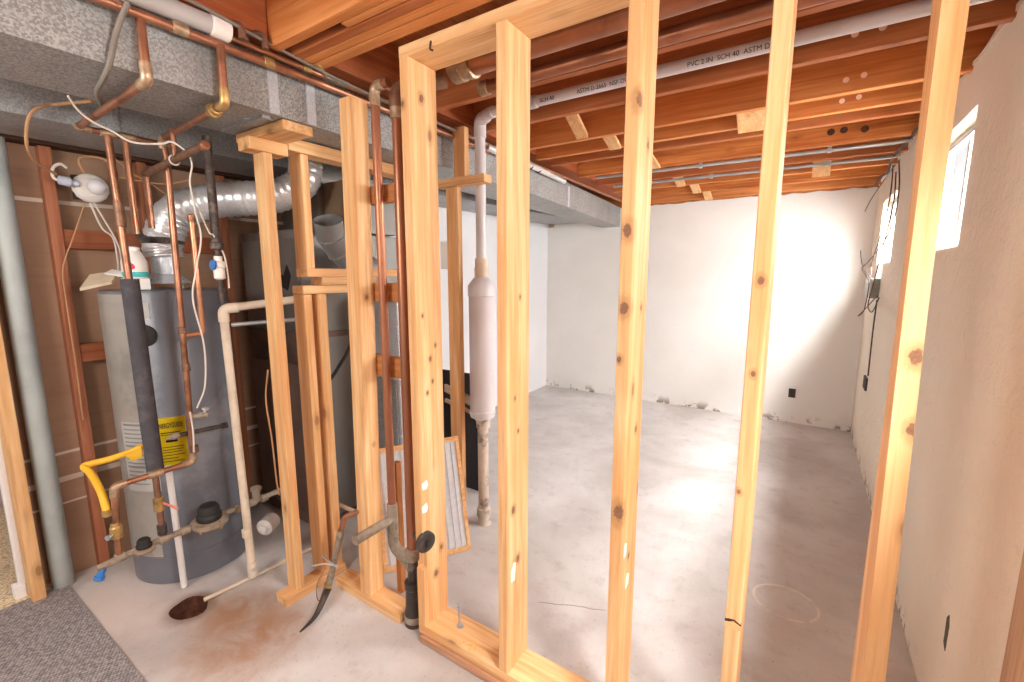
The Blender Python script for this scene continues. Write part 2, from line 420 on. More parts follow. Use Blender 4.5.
# floor slab with an open drain pit
def floor_mesh():
    b = B(); pit = []
    for k in range(22):
        a = 2*math.pi*k/22; rr = 1+.05*math.sin(3*a+1)+.03*math.sin(5*a)
        pit.append((-2.243+.082*rr*math.cos(a), .733+.072*rr*math.sin(a)))
    out = [(-5.5, -2.6), (.8, -2.6), (.8, 5.5), (-5.5, 5.5)]
    vo = [b.verts.new((*p, 0)) for p in out]; vi = [b.verts.new((*p, 0)) for p in pit]
    eo = [b.edges.new((vo[i], vo[(i+1) % 4])) for i in range(4)]; ei = [b.edges.new((vi[i], vi[(i+1) % 22])) for i in range(22)]
    bmesh.ops.triangle_fill(b, edges=eo+ei, use_beauty=True)
    for f in list(b.faces):
        c = f.calc_center_median()
        if (c.x+2.243)**2/.085**2+(c.y-.733)**2/.075**2 < .6: b.faces.remove(f)
    nf = len(b.faces)
    prev = vi
    for s, z in ((.98, -.035), (.92, -.085), (.5, -.10)):
        ring = [b.verts.new((-2.243+(p[0]+2.243)*s, .733+(p[1]-.733)*s, z+random.uniform(-.006, .006))) for p in pit]
        for i in range(22): f = b.faces.new((prev[i], prev[(i+1) % 22], ring[(i+1) % 22], ring[i])); f.material_index = 1; f.smooth = True
        prev = ring
    f = b.faces.new(prev); f.material_index = 1
    return b
struct('floor', floor_mesh(), [FLOOR, RUST])
struct('ceiling', box(-5.5, XR+.09, -2.6, YF+.25, 2.53, 2.56), SUBFL)
W3 = (.40, .93, 1.60, 2.10); W1 = (2.375, 3.12, 1.614, 2.12); W2 = (4.06, 4.78, 1.59, 2.085); TH = .09
def wall_with_windows():
    b = B(); ys = [-2.6, W1[0], W1[1], W2[0], W2[1], YF]; top = 2.312
    def slab(y0, y1, z0, z1): box(XR, XR+TH, y0, y1, z0, z1, b)
    slab(-2.6, W3[0], 0, top); slab(W3[1], W1[0], 0, top); slab(W1[1], W2[0], 0, top); slab(W2[1], YF+.25, 0, top)
    for w in (W1, W2, W3): slab(w[0], w[1], 0, w[2]); slab(w[0], w[1], w[3], top)
    return b
wr = struct('wall_right', wall_with_windows(), STUCCO)
# ragged upper edge of the plaster above the right wall
b = B(); y = .6
rag = []
while y < YF: rag.append((y, 2.312+random.uniform(-.004, .018))); y += random.uniform(.03, .09)
prism([(.6, 2.30)]+rag+[(YF, 2.312), (YF, 2.30)], 'x', XR-.004, XR+.03, b)
struct('trim_1', b, STUCCO)
struct('wall_back', box(XLW-.3, XR+TH, YF, YF+.25, 0, 2.275), FARWALL)
b = B(); x = XLW; rag = []
while x < XR: rag.append((x, 2.275+random.uniform(-.004, .014))); x += random.uniform(.03, .1)
prism([(XLW, 2.262)]+rag+[(XR, 2.272), (XR, 2.262)], 'y', YF-.004, YF+.02, b)
struct('trim_2', b, FARWALL)
struct('trim_3', box(XLW, XR+.09, YF+.011, YF+.2, 2.275, 2.53), FIR_X)          # rim board on the far wall
struct('trim_4', box(XR+.059, XR+.09, -.5, YF+.01, 2.312, 2.53), FIR_Y)         # rim board on the window wall
wl = struct('wall_left', box(XL-.02, XL, .39, 2.3, 0, 2.53), KRAFT)
struct('wall_left_far', box(XL-.02, XLW, 2.3, YF, 0, 2.53), WALLW)
struct('wall_corridor', box(-5.4, -5.3, -2.6, 3.2, 0, 2.53), WALLW)
struct('trim_5', box(XL-.02, XL+.09, .39, 5.2, 2.085, 2.16), DARKW_Y)          # dark wall plate above the studs
# carpets (fitted floor coverings)
struct('floor_carpet', box(-2.93, XR, -2.6, .473, .0, .009), CARPET)
struct('floor_carpet_far', box(-5.3, -2.93, -2.6, .45, .0, .008), CARPET_LIT)  # carpet past the doorway, light of that room put into its paler colour
struct('baseboard_corridor', box(-5.3, -5.285, -2.6, 3.0, .0, .09), WHITE_W)

def window(nm, w):
    y0, y1, z0, z1 = w; xg = XR+.06; f = .025
    b = B()
    box(xg, xg+.025, y0, y1, z0, z0+f, b); box(xg, xg+.025, y0, y1, z1-f, z1, b)
    box(xg, xg+.025, y0, y0+f, z0+f, z1-f, b); box(xg, xg+.025, y1-f, y1, z0+f, z1-f, b)
    o = struct(nm, b, PLAST_W, origin=(xg, (y0+y1)/2, z0))
    ym = (y0+y1)/2
    s = part(o, 'sash_rail', box(xg+.003, xg+.022, ym-.016, ym+.016, z0+f, z1-f), PLAST_G)
    part(o, 'track', box(xg-.012, xg, y0+f*.4, y1-f*.4, z1-f-.012, z1-f), CONDUIT)
    part(o, 'pane', box(xg+.010, xg+.014, y0+f, ym-.016, z0+f, z1-f), GLASS)
    part(o, 'pane', box(xg+.010, xg+.014, ym+.016, y1-f, z0+f, z1-f), GLASS)
    return o
window('window_1', W1); window('window_2', W2); window('window_3', W3)

# ------------------------------------------------------------------ joists and ceiling framing
JB = ZT; JT = 2.528
def joist(y0, y1, x0, x1, label, mat=FIR_X, zb=JB):
    o = thing('ceiling_joist', label, 'joist', box(x0, x1, y0, y1, zb, JT, bev=.004), mat, 'ceiling joists'); return o
XJ0 = -1.625
js = [
 (.945, .985, 'reddish joist nearest the camera, meeting the beam above the pipe bundle', FIR_X),
 (.988, 1.018, 'short filler joist between the first two joists, ending in a dark slot', FIR_X),
 (1.022, 1.062, 'near board of the doubled ceiling joist in front of the stud wall', FIR3_X),
 (1.064, 1.100, 'far board of the doubled ceiling joist in front of the stud wall', FIR_X),
 (1.104, 1.153, 'ceiling joist right in front of the stud wall top plate', FIR_X),
 (1.695, 1.735, 'first ceiling joist past the stud wall, running beside the printed white drain pipe', FIR3_X),
 (2.09, 2.13, 'ceiling joist behind the white drain pipe, drilled with two pale holes', FIR3_X),
 (2.52, 2.56, 'dark red second joist past the white drain pipe, with two pale holes', FIR_X),
 (2.785, 2.823, 'near one of the two closely spaced joists in mid room, with two pale holes', FIR_X),
 (2.985, 3.025, 'far one of the two closely spaced joists in mid room', FIR3_X),
 (3.45, 3.49, 'bold grained joist just in front of the first grey conduit', FIR2_X),
 (3.855, 3.895, 'knotty joist between the two grey conduits', FIR3_X),
 (4.255, 4.295, 'third joist from the far wall, behind the second grey conduit', FIR_X),
 (4.68, 4.72, 'second joist from the far wall', FIR2_X),
 (5.12, 5.16, 'last joist, resting over the far wall', FIR_X)]
J = []
for i, (a, c, lab, m) in enumerate(js):
    x0 = XJ0 if i != 1 else -1.29
    J.append(joist(a, c, x0, XR+.058, lab, m))
thing('support_beam', 'reddish brown beam along the duct that carries the joist ends', 'beam', box(-1.79, -1.628, -.6, YF, 2.318, 2.528, bev=.004), FIR_Y)
for i, ja in enumerate((-.3, .1, .5)):
    joist(ja, ja+.04, XJ0, XR+.058, ['ceiling joist overhead behind the camera', 'ceiling joist overhead beside the camera', 'ceiling joist overhead just in front of the camera'][i], FIR_X)
# pale discs where three joists are drilled
def holes(jo, y, pts):
    for (px, py) in pts:
        p = PY(px, py, y); b = lathe((p.x, y-.0015, p.z), (0, 1, 0), [(.006, 0), (.0115, 0), (.0115, .004), (.006, .004)], seg=18)
        part(jo, 'drilled_hole', b, PLUG, 'pale bored hole')
holes(J[6], 2.09, [(855, 34), (883, 27)]); holes(J[7], 2.52, [(846, 80), (864, 75)]); holes(J[8], 2.785, [(842, 101), (859, 97)])
# dark knots of the bold joist
for (px, py) in ((831, 132), (844, 130), (865, 129)):
    p = PY(px, py, 3.45); part(J[10], 'knot', lathe((p.x, 3.449, p.z), (0, 1, 0), [(.02, 0), (.014, -.001), (.0, -.001)], seg=12), DARKW_Y, 'dark knot')

def bridging(xa, ya, za, xb, yb, zb_, label, w=.07, t=.019):
    a = Vector((xa, ya, za)); c = Vector((xb, yb, zb_)); d = (c-a).normalized(); a -= d*.012; c += d*.012; s = Vector((1, 0, 0)); s = (s-d*s.dot(d)).normalized(); n = d.cross(s)
    cs = [a-s*w/2-n*t/2, a+s*w/2-n*t/2, a+s*w/2+n*t/2, a-s*w/2+n*t/2, c-s*w/2-n*t/2, c+s*w/2-n*t/2, c+s*w/2+n*t/2, c-s*w/2+n*t/2]
    thing('bridging_board', label, 'bridging', hexa(B(), cs), PINE_Y, 'diagonal bridging between the joists')
bridging(-1.16, 2.135, 2.50, -1.16, 2.518, 2.30, 'pale diagonal bridging board hanging nearest the duct, behind the white drain pipe')
bridging(-1.06, 2.565, 2.36, -1.06, 2.782, 2.285, 'flat pale bridging block left of the third stud, nearer of two')
bridging(-.95, 2.828, 2.33, -.95, 2.982, 2.283, 'flat pale bridging block left of the third stud, farther of two')
bridging(-.31, 2.565, 2.40, -.31, 2.782, 2.268, 'pale bridging block just left of the fourth stud', .13)
bridging(-1.0, 3.03, 2.36, -1.0, 3.445, 2.285, 'bridging board right of the third stud, third from the far wall')
bridging(-1.0, 3.9, 2.40, -1.0, 4.25, 2.285, 'bridging board right of the third stud, second from the far wall')
bridging(-.95, 4.3, 2.40, -.95, 4.675, 2.285, 'small bridging block right of the third stud near the far wall')
bridging(-.92, 4.725, 2.40, -.92, 5.115, 2.28, 'last small bridging block over the far wall')
bridging(.02, 3.9, 2.40, .02, 4.07, 2.225, 'square pale bridging end below the second grey conduit', .11)

# grey conduits under the joists
for (y, lab) in ((3.515, 'grey metal conduit strapped under the joists, nearer of two'), (3.925, 'grey metal conduit strapped under the joists, farther of two')):
    o = thing('metal_conduit', lab, 'conduit', sweep([(-1.5, y, 2.275), (-.5, y, 2.270), (.36, y+.01, 2.268), (.44, y+.02, 2.275)], .0105), CONDUIT, 'conduits under the joists')
    for x in (-.7, .05): part(o, 'strap', box(x-.01, x+.01, y-.018, y+.018, 2.255, 2.288), CONDUIT)

# copper drains hidden in the first bay and the printed white drain pipe
def hpipe(name, lab, y, z, r, x0, x1, mat, cat='pipe'):
    return thing(name, lab, cat, sweep([(x0, y, z), (x1, y, z)], r, seg=20), mat)
p = PY(560, 47.5, 1.43)
zA = p.z
o = hpipe('copper_drain_pipe', 'thick copper drain pipe above the stud wall top plate', 1.44, zA+.045, .045, -1.19, XR+.05, COPPER_R)
part(o, 'hub', lathe((-1.215, 1.44, zA+.045), (1, 0, 0), [(.047, 0), (.054, .005), (.054, .05), (.05, .055), (.05, .075), (.054, .08), (.054, .1), (.046, .105)]), SOLDER, 'soldered hub')
p = PY(610, 60.5, 1.62); zB = p.z
o = hpipe('copper_vent_pipe', 'thinner copper pipe running between top plate and first joist', 1.62, zB+.026, .026, -1.2, XR+.05, COPPER_R)
part(o, 'coupling', lathe((-1.22, 1.62, zB+.026), (1, 0, 0), [(.027, 0), (.031, .004), (.031, .04), (.027, .045)]), SOLDER, 'soldered coupling')
# white drain pipe with stamp, elbow and drop
zP = 2.325; yP = 1.97; rP = .0245
xV = -1.47
o = thing('white_drain_pipe', 'white plastic drain pipe with dark stamped printing under the joists', 'pipe', sweep([(xV+.05, yP, zP), (XR+.05, yP, zP)], rP, seg=20), PVC_PALE)
part(o, 'coupling', lathe((-1.19, yP, zP), (1, 0, 0), [(.026, 0), (.030, .004), (.030, .04), (.026, .045)]), PLAST_G, 'grey coupling')
for (x, tx) in ((-1.12, 'SCH 40'), (-.93, 'ASTM D 2665  NSF-DWV'), (-.46, 'PVC 2 IN  SCH 40  ASTM D 2665')):
    text_mesh(tx, .024, INK, o, (x, yP-.906*(rP+.0012)+.423*.008, zP-.423*(rP+.0012)-.906*.008), (1, 0, 0), (0, -.423, .906), sx=1.0)

# ------------------------------------------------------------------ main stud wall
def stud(name, lab, x0, x1, y0, y1, z0, z1, mat=PINE_Z, group=None, cat='stud', bev=.003):
    return thing(name, lab, cat, box(x0, x1, y0, y1, z0, z1, bev=bev), mat, group)
G1 = 'studs of the partition wall'
Y0, Y1 = 1.18, 1.32; PZ0, PZ1 = .036, .075; TZ0 = 2.243; TZ1 = 2.281
def kn(x, y, z, r): return (x, y, z, r)
def knot_mat(nm, knots): return wood(nm, *PINE, axis='z', knotty=.09, knots=knots)
# knot positions are given relative to each stud's base centre
s1m = knot_mat('pine_stud_a', [(.02, -.035, 1.28, .006), (.02, .03, 1.16, .007), (.02, 0, 1.11, .008), (.02, .01, 1.02, .006), (.02, -.02, .98, .007), (.02, .035, .3, .01), (.02, 0, .2, .012), (.02, -.01, 2.05, .012), (-.01, -.07, 2.02, .01)])
def notched_s1():
    x0, x1 = -1.238, -1.197; b = B(); zn0, zn1 = .345, .375
    prof = [(Y0, PZ1), (Y1, PZ1), (Y1, TZ0), (Y0, TZ0), (Y0, .45), (Y0+.02, .44), (Y0+.02, .335), (Y0, .325)]
    prism(prof, 'x', x0, x1, b); bmesh.ops.bevel(b, geom=[e for e in b.edges if abs((e.verts[0].co-e.verts[1].co).x) < .001], offset=.002, segments=1, affect='EDGES'); return b
S1 = thing('wall_stud', 'first pine stud of the partition, notched for a black cleanout cap', 'stud', notched_s1(), s1m, G1)
for pxy in ((425, 485), (425, 508)):
    p = PX(*pxy, -1.197); part(S1, 'paper_scrap', prism([(p.y-.016, p.z-.016), (p.y+.008, p.z-.02), (p.y+.016, p.z-.004), (p.y+.01, p.z+.018), (p.y-.006, p.z+.014), (p.y-.018, p.z+.01)], 'x', -1.197, -1.1955), PAPER, 'torn white paper scrap')
s2m = knot_mat('pine_stud_b', [(.02, .01, 1.36, .007), (.02, -.03, .62, .012), (.02, .0, .42, .012), (.02, .0, .90, .006), (.02, -.02, 1.02, .006)])
S2 = stud('wall_stud', 'second pine stud of the partition, standing on the visible bottom plate', -.831, -.793, Y0, Y1, PZ1, TZ0, s2m, G1)
p = PX(514, 572, -.793); part(S2, 'paper_scrap', prism([(p.y-.02, p.z-.03), (p.y+.004, p.z-.034), (p.y+.012, p.z+.03), (p.y-.004, p.z+.04), (p.y-.022, p.z+.01)], 'x', -.793, -.7915), PAPER, 'pale scraped patch')
s3m = knot_mat('pine_stud_c', [(.0, -.07, 1.55, .016), (.0, -.07, 1.345, .016), (.005, -.07, .75, .02), (-.01, -.07, 1.2, .008), (.02, .02, 1.34, .008), (.019, -.06, 1.87, .016), (.02, .02, 1.78, .010), (.02, .0, .58, .008), (.02, .02, .98, .010)])
S3 = stud('wall_stud', 'third pine stud of the partition, with two large round dark knots', -.427, -.391, Y0, Y1, PZ1, TZ0, s3m, G1)
for pxy, w in (((625, 550), .012), ((627, 580), .014)):
    p = PX(*pxy, -.391); part(S3, 'paper_scrap', prism([(p.y-w, p.z-.022), (p.y+w*.7, p.z-.016), (p.y+w, p.z+.015), (p.y-.002, p.z+.024), (p.y-w, p.z+.01)], 'x', -.391, -.3895), PAPER, 'torn white paper scrap')
s4m = knot_mat('pine_stud_d', [(.0, -.07, 1.42, .008), (0, -.07, 1.20, .006), (-.01, -.07, .9, .006), (0, -.07, .10, .006)])
S4 = stud('wall_stud', 'fourth pine stud of the partition, cracked near its foot', -.108, -.071, Y0, Y1, PZ1, TZ0, s4m, G1)
p = PY(735, 622, Y0); part(S4, 'crack', prism([(-.1085, p.z-.006), (-.098, p.z-.004), (-.088, p.z+.001), (-.0705, p.z-.007), (-.0705, p.z-.003), (-.086, p.z+.006), (-.1, p.z+.004), (-.1085, p.z+.0)], 'y', Y0-.001, Y0+.01), DARKW_Y, 'dark split')
part(S4, 'splinter', prism([(-.1085, p.z-.022), (-.098, p.z-.016), (-.09, p.z-.019), (-.08, p.z-.024), (-.0705, p.z-.018), (-.0705, p.z-.008), (-.084, p.z-.004), (-.092, p.z-.001), (-.102, p.z-.008), (-.1085, p.z-.010)], 'y', Y0-.0015, Y0+.01), PINE_X, 'pale torn fibres')
def warped():
    b = B(); secs = [(PZ1, .186, .227, .176, .214), (.6, .178, .217, .176, .212), (1.5, .1655, .2018, .176, .2115), (TZ0, .1625, .2018, .1658, .206)]
    rings = []
    for k in range(25):
        z = PZ1+(TZ0-PZ1)*k/24
        for i in range(len(secs)-1):
            if secs[i][0] <= z <= secs[i+1][0]+1e-6: break
        t = (z-secs[i][0])/(secs[i+1][0]-secs[i][0]); q = [a+(c-a)*t for a, c in zip(secs[i], secs[i+1])]
        rings.append([b.verts.new((q[1], Y0, z)), b.verts.new((q[2], Y0, z)), b.verts.new((q[4], Y1, z)), b.verts.new((q[3], Y1, z))])
    for i in range(24):
        for k in range(4): b.faces.new((rings[i][k], rings[i][(k+1) % 4], rings[i+1][(k+1) % 4], rings[i+1][k]))
    b.faces.new(rings[0][::-1]); b.faces.new(rings[-1]); return b
s5m = knot_mat('pine_stud_e', [(.0, -.07, 1.27, .014), (.012, -.07, 1.12, .013)])
S5 = thing('wall_stud', 'fifth pine stud of the partition, twisted, closest to the right wall window', 'stud', warped(), s5m, G1)
S6 = stud('wall_stud', 'end stud of the partition fixed against the right wall', XR-.039, XR-.001, Y0, Y1, PZ1, TZ0, FIR2_X if False else wood('pine_stud_shaded', lin((216, 170, 130)), lin((190, 142, 104)), 'z', .06), G1)  # shade on this end stud is put into its browner wood colour
o = thing('top_plate', 'pine top plate of the partition wall under the joists', 'plate', box(-1.24, XR-.001, Y0, Y1, TZ0, TZ1, bev=.003), PINE_X)
p = PY(432, 45, Y0)
part(o, 'bent_nail', pipe([(p.x-.004, Y0-.001, p.z+.012), (p.x-.003, Y0-.006, p.z-.004), (p.x-.002, Y0-.008, p.z-.016), (p.x+.008, Y0-.004, p.z-.02)], .003), DARKW_Y, 'dark bent nail')
thing('bottom_plate', 'pine bottom plate of the partition wall with bolt and crumbs on it', 'plate', box(-1.238, XR-.001, Y0, Y1, PZ0, PZ1, bev=.003), PINE_X)
thing('sill_strip', 'brown wood strip on the concrete under the partition bottom plate', 'plate', box(-1.225, XR-.001, Y0-.012, Y1-.02, 0, PZ0, bev=.008), wood('treated_strip', lin((206, 160, 128)), lin((168, 118, 86)), 'x', 0))
p = PZ(460, 626, PZ1)
o = thing('anchor_bolt', 'shiny bolt standing on the partition bottom plate', 'bolt', lathe((p.x, p.y, PZ1), (-.06, 0, 1), [(.006, 0), (.0045, .002), (.0045, .10), (.0045, .104)], seg=10), NAILM)
part(o, 'washer', lathe((p.x, p.y, PZ1), (0, 0, 1), [(.014, 0), (.014, .003), (.006, .003)], seg=14), NAILM)
part(o, 'nut', lathe((p.x-.005, p.y, PZ1+.085), (-.06, 0, 1), [(.008, 0), (.008, .010)], seg=6), NAILM)
p = PZ(471, 645, PZ1); b = B()
for k in range(16):
    a = random.uniform(0, 6.28); r = random.uniform(0, .026); s = random.uniform(.003, .007); x, yy = p.x+r*math.cos(a)*1.3, p.y+r*math.sin(a)*.8
    z = PZ1+s*.5
    t = B(); bmesh.ops.create_icosphere(t, subdivisions=1, radius=s, matrix=Matrix.Translation((x, yy, z)) @ Matrix.Diagonal((1.4, 1, .6, 1))); merge(b, t)
tag(obj('wood_crumbs', b, CRUMB), 'little heap of orange wood crumbs on the bottom plate', 'crumbs', kind='stuff')
# second short stretch left of the waste stack
thing('bottom_plate', 'short bottom plate left of the waste stack carrying the corner post', 'plate', box(-1.812, -1.365, 1.19, 1.28, 0, .044, bev=.003), PINE_X)
thing('bottom_plate', 'small bottom plate end under the stud nearest the water heater', 'plate', box(-1.955, -1.868, .976, 1.295, 0, .04, bev=.003), PINE_Y)

# corner post, leaning a little
def lean(x0, x1, y0, y1, z0, z1, dx, dy=0):
    return hexa(B(), [(x0, y0, z0), (x1, y0, z0), (x1, y1, z0), (x0, y1, z0), (x0+dx, y0+dy, z1), (x1+dx, y0+dy, z1), (x1+dx, y1+dy, z1), (x0+dx, y1+dy, z1)])
cm = wood('pine_corner_post', *PINE, axis='z', knotty=.08, knots=[(.037, .0, 1.37, .010), (.037, .01, .72, .008)])
b = lean(-1.632, -1.560, 1.196, 1.278, .044, 2.19, .035); bmesh.ops.bevel(b, geom=b.edges[:], offset=.003, segments=2, affect='EDGES')
thing('corner_post', 'doubled pine corner post left of the two copper stacks', 'post', b, cm)
stud('wall_stud', 'pine stud set close behind the corner post', -1.74, -1.705, 1.300, 1.345, .0, 1.418, PINE_Z)
G2 = 'studs of the short wall beside the furnace'
stud('wall_stud', 'tall pine stud nearest the water heater', -1.962, -1.884, 1.038, 1.076, .04, 2.0, PINE_Z, G2)
stud('wall_stud', 'upper pine cripple stud above the horizontal sills, second from the heater', -1.985, -1.895, 1.207, 1.245, 1.535, 2.030, PINE_Z, G2)
stud('wall_stud', 'lower pine cripple stud under the sills, left of a pair', -1.985, -1.897, 1.182, 1.220, .04, 1.418, PINE_Z, G2)
stud('wall_stud', 'lower pine cripple stud under the sills, right of a pair', -1.962, -1.882, 1.246, 1.284, .04, 1.418, PINE_Z, G2)
thing('window_sill_rail', 'upper horizontal pine rail running back from the cripple stud', 'rail', box(-1.985, -1.895, 1.205, 1.75, 1.497, 1.535, bev=.003), PINE_Y)
thing('spacer_block', 'short pine spacer between the two horizontal rails', 'block', box(-1.99, -1.9, 1.28, 1.6, 1.459, 1.496, bev=.003), PINE_Y)
thing('window_sill_rail', 'lower horizontal pine rail on top of the cripple pair', 'rail', box(-1.985, -1.895, 1.18, 1.75, 1.42, 1.457, bev=.003), PINE_Y)
thing('header_rail', 'long pine top rail running back behind the copper stacks', 'rail', box(-1.97, -1.88, 1.148, 1.92, 2.030, 2.082, bev=.003), PINE_Y)
thing('header_rail', 'short pine rail on the stud nearest the water heater', 'rail', box(-1.97, -1.88, .985, 1.145, 2.001, 2.05, bev=.003), PINE_Y)
thing('header_board', 'pine board laid flat across the two top rails under the duct', 'board', box(-2.05, -1.70, 1.02, 1.145, 2.052, 2.088, bev=.003), PINE_X)
# blocking behind the copper stacks
for (za, zb2, lab) in ((1.865, 1.797, 'top'), (1.473, 1.395, 'middle'), (1.159, 1.072, 'bottom')):
    thing('blocking_board', f'{lab} one of the three brown blocking boards behind the copper stacks', 'board', box(-1.595, -1.239, 1.281, 1.318, zb2, za, bev=.003), wood('shaded_blocking_'+lab, lin((206, 142, 88)), lin((172, 106, 56)), 'x', .06), 'blocking behind the copper stacks')  # shade behind the stacks is put into the boards' browner colour

# ------------------------------------------------------------------ copper and black waste stacks
zt = 2.19
o = thing('copper_stack', 'slim brown copper stack right of the corner post with a return bend on top', 'pipe', pipe([(-1.45, 1.25, .47), (-1.45, 1.25, zt+.03), (-1.37, 1.25, zt+.03)], .0175, .035, seg=18), COPPER_R)
part(o, 'elbow', pipe([(-1.45, 1.25, zt-.04), (-1.45, 1.25, zt+.03), (-1.395, 1.25, zt+.03)], .0205, .035, seg=18), SOLDER, 'soldered elbow')
part(o, 'coupling', lathe((-1.45, 1.25, .46), (0, 0, 1), [(.018, 0), (.023, .003), (.023, .05), (.018, .053)]), IRON_G, 'grey coupling')
part(o, 'tee', pipe([(-1.45, 1.25, .36), (-1.45, 1.25, .47)], .024, seg=18), IRON_G, 'grey tee fitting')
part(o, 'branch', pipe([(-1.45, 1.25, .44), (-1.45, 1.05, .44)], .02, seg=18), IRON_G, 'open grey branch pipe')
part(o, 'wye', pipe([(-1.45, 1.25, .37), (-1.45, 1.25, .31), (-1.33, 1.245, .25)], .024, .05, seg=18), IRON_G, 'grey sweep into the main stack')
o = thing('waste_stack', 'thick copper stack with black lower coupling beside the first partition stud', 'pipe', sweep([(-1.318, 1.235, .30), (-1.33, 1.25, 2.12)], .0215, seg=20), COPPER_R)
part(o, 'elbow', pipe([(-1.331, 1.25, 2.10), (-1.332, 1.25, 2.19), (-1.22, 1.40, 2.24)], .0265, .05, seg=18), COPPER_D, 'dull copper elbow')
part(o, 'coupling', lathe((-1.33, 1.25, 2.08), (0, 0, 1), [(.022, 0), (.027, .003), (.027, .04), (.022, .043)]), SOLDER)
part(o, 'coupling', lathe((-1.318, 1.235, .30), (0, 0, 1), [(.023, 0), (.03, .003), (.03, .05), (.023, .055)]), IRON_G)
part(o, 'collar', lathe((-1.318, 1.235, .17), (0, 0, 1), [(.022, 0), (.022, .14)]), IRON_B)
part(o, 'black_sleeve', lathe((-1.318, 1.235, 0), (0, 0, 1), [(.042, 0), (.042, .06), (.036, .07), (.034, .17), (.038, .175), (.038, .20), (.03, .205)]), ABS, 'black plastic sleeve')
part(o, 'clamp', lathe((-1.318, 1.235, .02), (0, 0, 1), [(.043, 0), (.0445, .004), (.0445, .028), (.043, .03)]), IRON_G, 'rusty band clamp')
# black cleanout cap in the stud notch
c = PX(430, 538, -1.197)
o = thing('cleanout_cap', 'black round cleanout cap set in the notch of the first stud', 'cap', lathe((-1.262, c.y-.012, c.z), (1, -.25, 0), [(.018, 0), (.018, .056), (.034, .058), (.043, .064), (.043, .076), (.036, .081), (.012, .082)], seg=20), ABS)
part(o, 'wrench_slot', box(-1.186, -1.174, c.y-.040, c.y-.026, c.z-.012, c.z+.012), RUBBER, 'raised black square')

# ------------------------------------------------------------------ ducts
def ductrun(secs):     # (y, x_left, x_right, z_bottom, z_top)
    b = B(); rings = [[b.verts.new(q) for q in ((xl, y, zb), (xr, y, zb), (xr, y, zt_), (xl, y, zt_))] for (y, xl, xr, zb, zt_) in secs]
    for i in range(len(rings)-1):
        for k in range(4): b.faces.new((rings[i][k], rings[i][(k+1) % 4], rings[i+1][(k+1) % 4], rings[i+1][k]))
    b.faces.new(rings[0][::-1]); b.faces.new(rings[-1]); return b
dsec = [(-.7, -2.06, -1.675, 2.09, 2.28), (1.25, -2.07, -1.69, 2.09, 2.28), (3.0, -2.10, -1.73, 2.085, 2.283), (YF-.002, -2.145, -1.915, 2.064, 2.283)]
o = thing('trunk_duct', 'long galvanised trunk duct under the joists with the pipe bundle on its side', 'duct', ductrun(dsec), GALV)
def dx(y):
    for i in range(len(dsec)-1):
        if dsec[i][0] <= y <= dsec[i+1][0]:
            t = (y-dsec[i][0])/(dsec[i+1][0]-dsec[i][0]); return [a+(c-a)*t for a, c in zip(dsec[i], dsec[i+1])]
for y in (.985, 1.135, 2.3, 3.6):
    _, xl, xr, zb, z_ = dx(y)
    part(o, 'seam', box(xr-.004, xr+.006, y-.018, y+.018, zb+.002, z_-.03, bev=.002), GALV_B)
part(o, 'drive_cleat', box(-2.03, -1.72, .955, .985, 2.078, 2.092), GALV_D)
zz = [PX(265, 134, -1.75)]
b = B(); random.seed(3)
pts = [(-1.98+i*.028, random.uniform(-.03, .018)) for i in range(9)]
prism([(-1.98, .02)]+[(p[0], -.02+p[1]) for p in pts]+[(-1.74, .02)], 'z', 2.085, 2.0895, b)
bmesh.ops.translate(b, verts=b.verts[:], vec=(0, .99, 0)); part(o, 'torn_tape', b, GALV_D, 'torn foil tape')
o = thing('trunk_duct', 'lower dull trunk duct along the brown left wall', 'duct', ductrun([(-.7, -2.86, -2.47, 2.09, 2.28), (1.3, -2.86, -2.47, 2.09, 2.28), (YF-.002, -2.86, -2.30, 2.14, 2.283)]), GALV_D)
for y in (.75, 1.5, 3.9): part(o, 'seam', box(-2.474, -2.464, y-.012, y+.012, 2.092, 2.278, bev=.002), GALV_D)
thing('duct_hanger', 'pale hanger block under the far end of the left duct', 'hanger', box(-2.83, -2.78, 5.18, 5.23, 2.10, 2.139), GREY_Y)
# blocky sheet metal plenum hidden behind studs
# ------------------------------------------------------------------ pipe bundle along the duct
def ypipe(name, lab, pts, r, mat, cat='pipe', grp='pipe bundle along the trunk duct', seg=14): return thing(name, lab, cat, sweep(pts, r, seg=seg), mat, grp)
XB = -1.642
def lineY(x, pa, pb, ya, yb):           # straight run along the duct through two measured points, extended
    a = PX(*pa, x); c = PX(*pb, x); s = (c.z-a.z)/(c.y-a.y)
    return [(x, ya, a.z+s*(ya-a.y)), (x, yb, a.z+s*(yb-a.y))]
zs = PX(187, 20, XB).z
o = ypipe('white_sleeve_pipe', 'grey white plastic pipe with clear end coupling at the head of the bundle', [(XB, -.4, 2.287), (XB, .80, 2.287)], .029, plain('grey_vinyl_sleeve', lin((176, 172, 170)), .3, 0, .05, 6), seg=20)
part(o, 'coupling', lathe((XB, .765, 2.287), (0, 1, 0), [(.030, 0), (.0335, .003), (.0335, .055), (.030, .058)]), PLAST_W, 'pale end coupling')
part(o, 'coupling', lathe((XB, .48, 2.287), (0, 1, 0), [(.030, 0), (.0335, .003), (.0335, .07), (.030, .073)]), PLAST_W, 'white coupling')
o = ypipe('copper_water_pipe', 'upper bright copper pipe of the bundle on the duct', [(XB+.003, .80, 2.272), (XB, 1.6, 2.272), (-1.70, 5.0, 2.262)], .0095, COPPER_B)
part(o, 'coupling', lathe((XB+.003, 1.08, 2.2725), (0, 1, 0), [(.010, 0), (.0125, .002), (.0125, .03), (.010, .032)]), BRASS)
